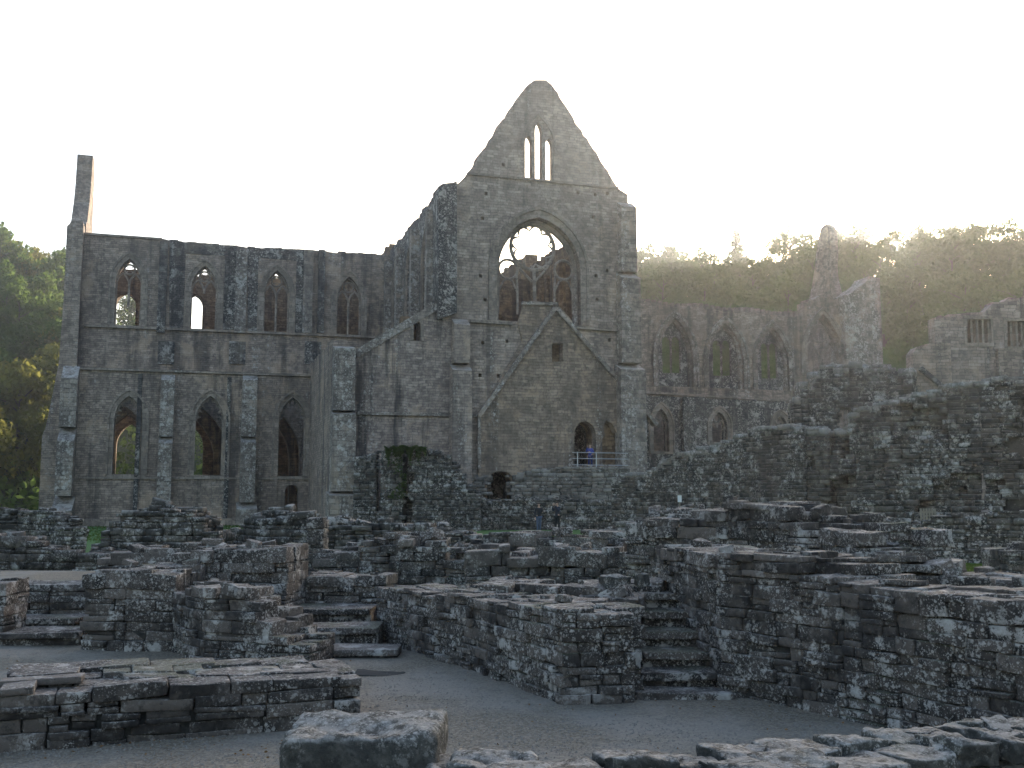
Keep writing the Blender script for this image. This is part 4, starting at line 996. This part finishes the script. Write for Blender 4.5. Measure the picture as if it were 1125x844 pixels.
def steps(name, label, L, mat='rubble'):
    """L: (u0, u1, v?, depth of front edge, z top, tread)"""
    SEED[0] += 1
    a = at((L[0][0]+L[0][1])/2, 700, L[0][2]); r_ = empty(name, (a.x, L[0][2], 0), 0, label, 'steps')
    for (u0, u1, d, z, td) in L:
        st = Stones(SEED[0]); SEED[0] += 1; xa = (u0-CX)/F*d; xb = (u1-CX)/F*d; x = xa; rr = random.Random(SEED[0])
        st.add(((xa+xb)/2, d+td/2, z-.045), ((xb-xa)/2, td/2+.05, .05), 0, .012, 6, .12, .6)
        if z > .12: st.add(((xa+xb)/2, d+td/2+.07, (z-.09)/2), ((xb-xa)/2-.01, td/2, (z-.08)/2), 0, .0, 6, .04, .9, 0)
        o = st.build('step', M[mat], None, (a.x, L[0][2], 0)); o.parent = r_; o.location = (0, 0, 0)
    return r_
steps('stone_steps', 'worn stone steps climbing between the corner pier and the coursed wall', [(694,800,12.75,.07,.4),(700,782,13.2,.24,.45),(702,778,13.6,.44,.45),(703,772,14.0,.65,.45),(704,765,14.4,.87,.45),(700,760,14.8,1.08,.9)])
steps('stone_steps', 'low dark slab steps before the recessed wall, left of centre', [(318,440,16.0,.13,.6),(322,418,16.9,.34,.8),(324,410,18.1,.52,.9)])
steps('stone_steps', 'low threshold slabs before the dark recess at the left edge', [(4,96,17.3,.22,.8),(4,94,18.2,.34,.8)])

def boulder(name, label, c, half, n=28, mat='boulder', rnd=.5, ang=0, seed=1, parent=None, cat='stone', rough=.05):
    st = Stones(seed); st.add(c, half, ang, .03, n, rough, rnd); loc = (c[0], c[1], c[2]-half[2])
    o = st.build(name, M[mat], None, loc)
    if label: tag(o, label, cat)
    return o
boulder('boulder', 'large pale-topped squared block of stone at the bottom of the picture', (-.92, 6.62, .475), (.50, .36, .53), 28, rnd=.45, seed=3, cat='boulder')
boulder('boulder', 'smaller rough stone just right of the large pale-topped block', (-.10, 6.2, .42), (.26, .22, .46), 28, rnd=.5, seed=8, cat='boulder')
boulder('boulder', 'little dark stone wedged between two bottom boulders', (-.385, 6.35, .38), (.12, .2, .44), 12, rnd=.2, seed=12, cat='boulder')
# parapet in the lower right corner
FW = empty('parapet_wall', (2.0, 5.9, 0), 0, 'low parapet topped with broken lichened slabs in the lower right corner', 'wall')
A = Vector((0.12, 5.45, 0)); B = Vector((3.75, 6.95, 0)); d_ = (B-A).normalized(); nb = Vector((-d_.y, d_.x, 0)); L = (B-A).length
st = Stones(77); rr = random.Random(3); ang = math.atan2(d_.y, d_.x)
for row, (o0, hw) in enumerate(((.02, .19), (.36, .18))):
    s = -.2
    while s < L:
        l = rr.uniform(.22, .5); P_ = A + d_*(s+l/2) + nb*(o0+rr.uniform(-.03, .03)); hh = rr.uniform(.055, .085)
        st.add((P_.x, P_.y, .80+.05*(1-s/L)+rr.uniform(-.025,.03)), (l/2-.008, hw*rr.uniform(.85, 1.05), hh), ang, .05, 12, .09, rr.uniform(.1,.5)); s += l
for k in range(14):
    P_ = A + d_*rr.uniform(0, L) + nb*rr.uniform(-.05, .45); st.add((P_.x, P_.y, .875), (rr.uniform(.05,.14), rr.uniform(.04,.09), rr.uniform(.02,.035)), rr.uniform(0,3), .1, 12, .12, .3)
o = st.build('coping_slabs', M['boulder'], None, (2.0, 5.9, 0)); o.parent = FW; o.location = (0,0,0)
st = Stones(78); core = MB(); z = 0
while z < .73:
    h = rr.uniform(.12, .2); h = min(h, .74-z+.02); 
    for row in (0, 1):
        s = -.2
        while s < L:
            l = rr.uniform(.2, .5); P_ = A + d_*(s+l/2) + nb*(-.03+row*.42); st.add((P_.x, P_.y, z+h/2), (l/2-.006, .16, h/2-.004), ang, .03, 6, .07); s += l
    z += h
P0 = A+nb*.05; P1 = B+nb*.05; P2 = B+nb*.36; P3 = A+nb*.36
core.add([(p.x, p.y, zz) for zz in (0, .71) for p in (P0, P1, P2, P3)], [(0,3,2,1),(4,5,6,7),(0,1,5,4),(1,2,6,5),(2,3,7,6),(3,0,4,7)])
o = st.build('masonry', M['rubble'], None, (2.0, 5.9, 0), core); o.parent = FW; o.location = (0,0,0)
# loose stones on the walls and ground
for (u, v, z, hx, hy_, hz_, lb) in ((676,646,1.16,.2,.14,.09,'pale loose stone lying on the ledge above the steps'),(706,644,1.2,.09,.08,.1,'small upright stone beside the pale loose stone'),
     (1036,606,.6,.35,.25,.14,'loose stone on the grass patch at right')):
    p = g(u, v, z); boulder('loose_stone', lb, (p.x, p.y, z+hz_*.9), (hx, hy_, hz_), 12, 'boulder', .3, .3, int(u), rough=.08)
p = g(417, 741, 0.0); boulder('hollow_stand_in_slab', 'dark flat slab standing in for a hollow in the gravel at the end of the long low wall', (p.x, p.y, -.02), (.34, .17, .04), 12, 'core', .6, 0, 5, rough=.04)  # near-black slab added as a stand-in for a dark hollow
p = at(249, 565, 76); mb = MB(); x, y = p.x, p.y
mb.box((x-.5, y-.4, .6), (x+.5, y+.4, .8)); mb.box((x-.38, y-.3, .8), (x+.38, y+.3, 1.55)); mb.box((x-.44, y-.36, 1.55), (x+.44, y+.36, 1.68))
tag(mb.build('stone_pedestal', M['pale'], None, (x, y, .6)), 'small pale stone pedestal on the lawn between two church buttresses', 'pedestal')
white = simple('white_board', (.7,.7,.68), .5, 0, .05); metal = simple('galvanised_steel', (.42,.43,.44), .45, .6, .1); wood = simple('weathered_wood', (.2,.17,.13), .8)
# plaque
p = at(746.5, 548, 52.2); sg_ = empty('information_sign', (p.x, p.y, .6), 0, 'tiny white sign board on a post against the dark wall, right of the gable', 'sign')
mb = MB(); mb.box((-.04,-.03,0), (.04,.03,1.9)); mb.build('post', wood, sg_)
mb = MB(); mb.box((-.1,-.06,1.72), (.1,-.032,2.06)); mb.build('board', white, sg_)
# railing
qr = -1.25; rl = empty('railing', (0,0,0), 0, 'thin pale metal railing across the upper doorway ledge', 'railing')
def cw_(p, q, z): return O + E1*p + E2*q + Vector((0,0,z))
zf = tr(650, 514, qr)[1]
pts = [tr(u, 500, qr)[0] for u in (629, 634.5, 655, 690)]; o_ = cw_(pts[1], qr, zf); rl.location = o_; rl.rotation_euler = (0,0,TH)
zr = [tr(650, v, qr)[1]-zf for v in (497.5, 504, 511)]
for z in zr:
    mb = MB(); mb.tube([(pts[0]-pts[1], 0, z), (pts[3]-pts[1], 0, z)], .028, 6); mb.build('rail', metal, rl)
for k, p_ in enumerate(pts[1:3]):
    mb = MB(); mb.tube([(p_-pts[1], 0, -.1), (p_-pts[1], 0, zr[0]+.04)], .035, 6); mb.build('post', metal, rl)
# grille in the right wall
p = at(1018, 569, 38.0); gr_ = empty('slatted_gate', (p.x, 37.9, at(1018,579,37.9).z), R(-8), 'small slatted gate in the foot of the long right wall', 'gate')
for k in range(6): mb = MB(); mb.box((-.26+k*.1, -.02, 0), (-.2+k*.1, .02, .68)); mb.build('slat', wood, gr_)
mb = MB(); mb.box((-.28, .021, .12), (.32, .05, .2)); mb.box((-.28, .021, .5), (.32, .05, .58)); mb.build('frame', wood, gr_)
# ivy on the stub wall
rs = np.random.RandomState(9); P_ = []
for k in range(5200):
    u = rs.uniform(423, 468); v = 491 + 5*mnoise.noise(Vector((u*.13, 4, 1))) + abs(rs.normal(0, 1.0+6*max(0, mnoise.noise(Vector((u*.21, 1, 1)))+.35)))
    if rs.rand() > 1.3-abs(u-444)/24: continue
    if 430 < u < 442 and rs.rand() < .07: v += rs.uniform(0, 26)
    p = at(u, v, 61.0-rs.uniform(0, .35)); P_.append((p.x, p.y, p.z))
for k in range(350):
    u = rs.uniform(426, 447); v = rs.uniform(520, 548); 
    p = at(u, v, 61.1-rs.uniform(0, .3)); 
    if mnoise.noise(Vector((p.x, p.z, 3))) > 0: P_.append((p.x, p.y, p.z))
c0 = at(445, 494, 61); me = leafmesh('ivy', [(a-c0.x, b-c0.y, c-c0.z) for a, b, c in P_], .09, M['ivy'], rs)
o = bpy.data.objects.new('ivy', me); C.objects.link(o); o.location = c0; tag(o, 'mat of green ivy hanging over the top of the broken stub wall', 'ivy')
# grass: short tufts on the lawn near the camera side of the visible patches, weeds on wall feet
P_ = []
for k in range(16000):
    if k % 2: u, d = rs.uniform(40, 420), rs.uniform(44, 75)
    else: u, d = rs.uniform(1030, 1120), rs.uniform(22.5, 28.5)
    x = (u-CX)/F*d; P_.append((x, d, .6+rs.uniform(0, .05)))
me = leafmesh('grass_tufts', P_, .07, M['leaf'], rs); o = bpy.data.objects.new('grass_tufts', me); C.objects.link(o); tag(o, 'short tufts of grass on the lawn patches', 'grass', kind='stuff')
# fallen leaves and grit on the gravel
m, t, P = newmat('dead_leaf'); P.inputs['Base Color'].default_value = (.17,.09,.035,1); P.inputs['Roughness'].default_value = .8
P_ = []
for k in range(420):
    u, v = rs.uniform(0, 1000), rs.uniform(715, 835)
    if k % 3 == 0: u, v = rs.uniform(0, 400), rs.uniform(800, 835)
    p = g(u, v, 0); P_.append((p.x, p.y, .008))
me = leafmesh('fallen_leaves', P_, .02, m, rs, .9); o = bpy.data.objects.new('fallen_leaves', me); C.objects.link(o); tag(o, 'scattered dead leaves on the gravel', 'leaves', kind='stuff')
gm = simple('pebble', (.2,.185,.17), .9, 0, .6, 2)
P_ = []
V = []; Fc = []
for k in range(15000):
    v = rs.uniform(712, 844)
    u = rs.uniform(0, 1125); p = g(u, v, 0); r_ = rs.uniform(.006, .016); a = rs.uniform(0, 6.28); n_ = len(V)
    V += [(p.x+r_*math.cos(a+i*2.1), p.y+r_*math.sin(a+i*2.1), .002) for i in range(3)] + [(p.x, p.y, r_*.9)]; Fc += [(n_, n_+1, n_+3), (n_+1, n_+2, n_+3), (n_+2, n_, n_+3)]
me = bpy.data.meshes.new('pebbles'); me.from_pydata(V, [], Fc); me.materials.append(gm); o = bpy.data.objects.new('pebbles', me); C.objects.link(o); tag(o, 'loose pebbles on the gravel floor', 'pebbles', kind='stuff')

# ================================================================== PEOPLE
def skin_mesh(name, chains, mat, parent, root=0, sub=1):
    me = bpy.data.meshes.new(name); vs = []; es = []; rad = []
    key = {}
    for ch_ in chains:
        prev = None
        for (p, r) in ch_:
            k = tuple(round(c, 4) for c in p)
            if k not in key: key[k] = len(vs); vs.append(p); rad.append(r)
            i = key[k]
            if prev is not None: es.append((prev, i))
            prev = i
    me.from_pydata(vs, es, []); o = bpy.data.objects.new(name, me); C.objects.link(o)
    md = o.modifiers.new('s', 'SKIN'); md.use_smooth_shade = True
    sv_ = me.skin_vertices[0].data
    for i, r in enumerate(rad):
        sv_[i].radius = r if isinstance(r, tuple) else (r, r); sv_[i].use_root = False
    sv_[root].use_root = True
    m2 = o.modifiers.new('u', 'SUBSURF'); m2.levels = sub; m2.render_levels = sub
    dg = bpy.context.evaluated_depsgraph_get(); dg.update()
    nm = bpy.data.meshes.new_from_object(o.evaluated_get(dg)); o.modifiers.clear(); o.data = nm; nm.materials.clear(); nm.materials.append(mat)
    nm.polygons.foreach_set('use_smooth', [True]*len(nm.polygons)); o.parent = parent; return o
skin = simple('skin', (.42,.26,.19), .6, 0, .08); hair1 = simple('hair', (.05,.035,.025), .7)
def cloth(n, c): return simple(n, c, .9, 0, .2, 20)
def person(label, loc, rz, h, top, legs, arms, hairm=hair1, coat=False):
    r_ = empty('person', loc, rz, label, 'person'); k = h/1.70
    def s_(L): return [((x*k, y*k, z*k), (tuple(q*k for q in rd) if isinstance(rd, tuple) else rd*k)) for (x, y, z), rd in L]
    pelvis = ((0,0,.93), (.15,.10))
    torso = [pelvis, ((0,0,1.08), (.135,.095)), ((0,-.01,1.25), (.16,.11)), ((0,0,1.38), (.15,.10)), ((0,.0,1.46), (.06,.06)), ((0,-.01,1.53), (.05,.055)), ((0,-.015,1.585), (.072,.088)), ((0,-.01,1.655), (.068,.082))]
    legsL = []; 
    for sx, st_ in ((-1, -.05), (1, .06)):
        legsL.append([pelvis, ((sx*.09, 0, .86), .088), ((sx*.10, st_*.4-.02, .49), .058), ((sx*.11, st_, .09), .038), ((sx*.115, st_-.05, .035), .04), ((sx*.125, st_-.15, .025), .03)])
    armsL = []; hands = []
    for sx in (-1, 1):
        el, wr = arms[0 if sx < 0 else 1]
        armsL.append([((0,0,1.38), (.15,.10)), ((sx*.17, 0, 1.375), .052), ((sx*el[0], el[1], el[2]), .04), ((sx*wr[0], wr[1], wr[2]), .026)])
        w0 = Vector((sx*wr[0], wr[1], wr[2])); dr = (w0-Vector((sx*el[0], el[1], el[2]))).normalized(); pm = w0+dr*.07
        side_ = dr.cross(Vector((0,1,0))); side_ = side_.normalized() if side_.length > .1 else Vector((1,0,0))
        armsL[-1].append((tuple(pm), (.03,.017)))
        for f in range(4):
            b0 = pm + side_*(.012*(f-1.5)*1.3); ln = (.06,.07,.066,.052)[f]; cv = Vector((0,-.012,0))
            armsL.append([(tuple(pm), (.03,.017)), (tuple(b0+dr*.03), .0085), (tuple(b0+dr*(.03+ln*.5)+cv), .008), (tuple(b0+dr*(.03+ln)+cv*2.2), .007)])
        armsL.append([(tuple(pm), (.03,.017)), (tuple(w0+dr*.05+side_*-.035), .010), (tuple(w0+dr*.09+side_*-.05), .008)])
    skin_mesh('body', [s_(torso)] + [s_(x) for x in legsL] + [s_(x) for x in armsL], skin, r_)
    g_ = 1.16
    def grow(L, a): return [(p, (tuple(q+a for q in rd) if isinstance(rd, tuple) else rd+a)) for p, rd in L]
    tj = [s_(grow(torso[0:5], .022))]; tj[0] = s_([((0,0,.86 if coat else .9), (.17,.125))]) + tj[0][0:]
    aj = [s_(grow(a_[:4], .018)) for a_ in armsL if len(a_) == 5 and isinstance(a_[1][1], float)]
    aj = [s_(grow([((0,0,1.38), (.15,.10))] + a_[1:4], .018)) for a_ in (armsL[0], armsL[6])]
    for a_ in aj: a_[0] = tj[0][4] if len(tj[0]) > 4 else a_[0]
    skin_mesh('jacket', tj + aj, top, r_)
    skin_mesh('trousers', [s_(grow([pelvis] + l_[1:4], .016)) for l_ in legsL], legs, r_)
    for l_ in legsL: skin_mesh('shoe', [s_(grow(l_[3:], .014))], simple('shoe_leather', (.03,.028,.025), .6), r_)
    # head details
    def ell(name, c, rr_, mat, cut=None, n=14):
        bm = MB(); vs = []; fs = []
        for i in range(n+1):
            for j in range(n):
                th_, ph = math.pi*i/n, 2*math.pi*j/n; vs.append(((c[0]+rr_[0]*math.sin(th_)*math.cos(ph))*k, (c[1]+rr_[1]*math.sin(th_)*math.sin(ph))*k, (c[2]+rr_[2]*math.cos(th_))*k))
        for i in range(n):
            for j in range(n):
                a, b = i*n+j, i*n+(j+1) % n
                cc = [sum(vs[q][ax] for q in (a, b, a+n, b+n))/4/k for ax in range(3)]
                if cut and cut(cc): continue
                fs.append((a, a+n, b+n, b))
        bm.add(vs, fs); return bm.build(name, mat, r_, None, True)
    ell('hair', (0, .008, 1.632), (.092, .108, .105), hairm, lambda c: c[1] < -.045 and c[2] < 1.69 or c[2] < 1.575)
    ell('nose', (0, -.112, 1.60), (.013, .02, .02), skin, n=8)
    for sx in (-1, 1):
        ell('eye', (sx*.031, -.094, 1.625), (.012, .008, .008), M['core'], n=8); ell('ear', (sx*.085, -.005, 1.61), (.012, .02, .03), skin, n=8)
    ell('mouth', (0, -.098, 1.562), (.024, .01, .006), simple('lips', (.3,.13,.11)), n=8)
    return r_
down = ((.25, .02, 1.10), (.27, -.06, .86)); up_ = ((.27, -.12, 1.17), (.10, -.24, 1.50)); bent = ((.26, .03, 1.12), (.14, -.2, 1.14))
p = g(592, 584.6, .6); person('left visitor before the low dark wall, in a dark jacket and blue jeans', (p.x, p.y, .6), R(25), 1.66, cloth('dark_jacket', (.018,.018,.022)), cloth('denim', (.06,.09,.15)), (down, bent))
p = g(612.5, 584.6, .6); person('right visitor before the low dark wall, all in dark clothes, hands at face', (p.x, p.y, .6), R(-50), 1.72, cloth('navy_jacket', (.02,.024,.04)), cloth('black_trousers', (.012,.012,.014)), (up_, up_), coat=True)
pb_, _ = tr(648.5, 500, -.75); zf2 = tr(650, 514.5, -.75)[1]
person('person in a bright blue coat behind the railing in the upper doorway', cw_(pb_, -.75, zf2), R(-35), 1.58, cloth('blue_coat', (.035,.06,.28)), cloth('blue_trousers', (.02,.03,.12)), (up_, bent), simple('hair_brown', (.12,.07,.04)), coat=True)
# ================================================================== AIR
mb = MB(); mb.box((-420, -40, -1.4), (420, 700, 95))
m = bpy.data.materials.new('haze'); m.use_nodes = True; t = m.node_tree; t.nodes.clear()
pv = N(t, 'ShaderNodeVolumePrincipled', {'Color': (.9,.93,1,1), 'Density': HAZE, 'Anisotropy': .8}); N(t, 'ShaderNodeOutputMaterial', {1: pv.outputs[0]})
hz_ = mb.build('haze', m); tag(hz_, 'thin pale evening haze in the air', 'haze', kind='stuff')
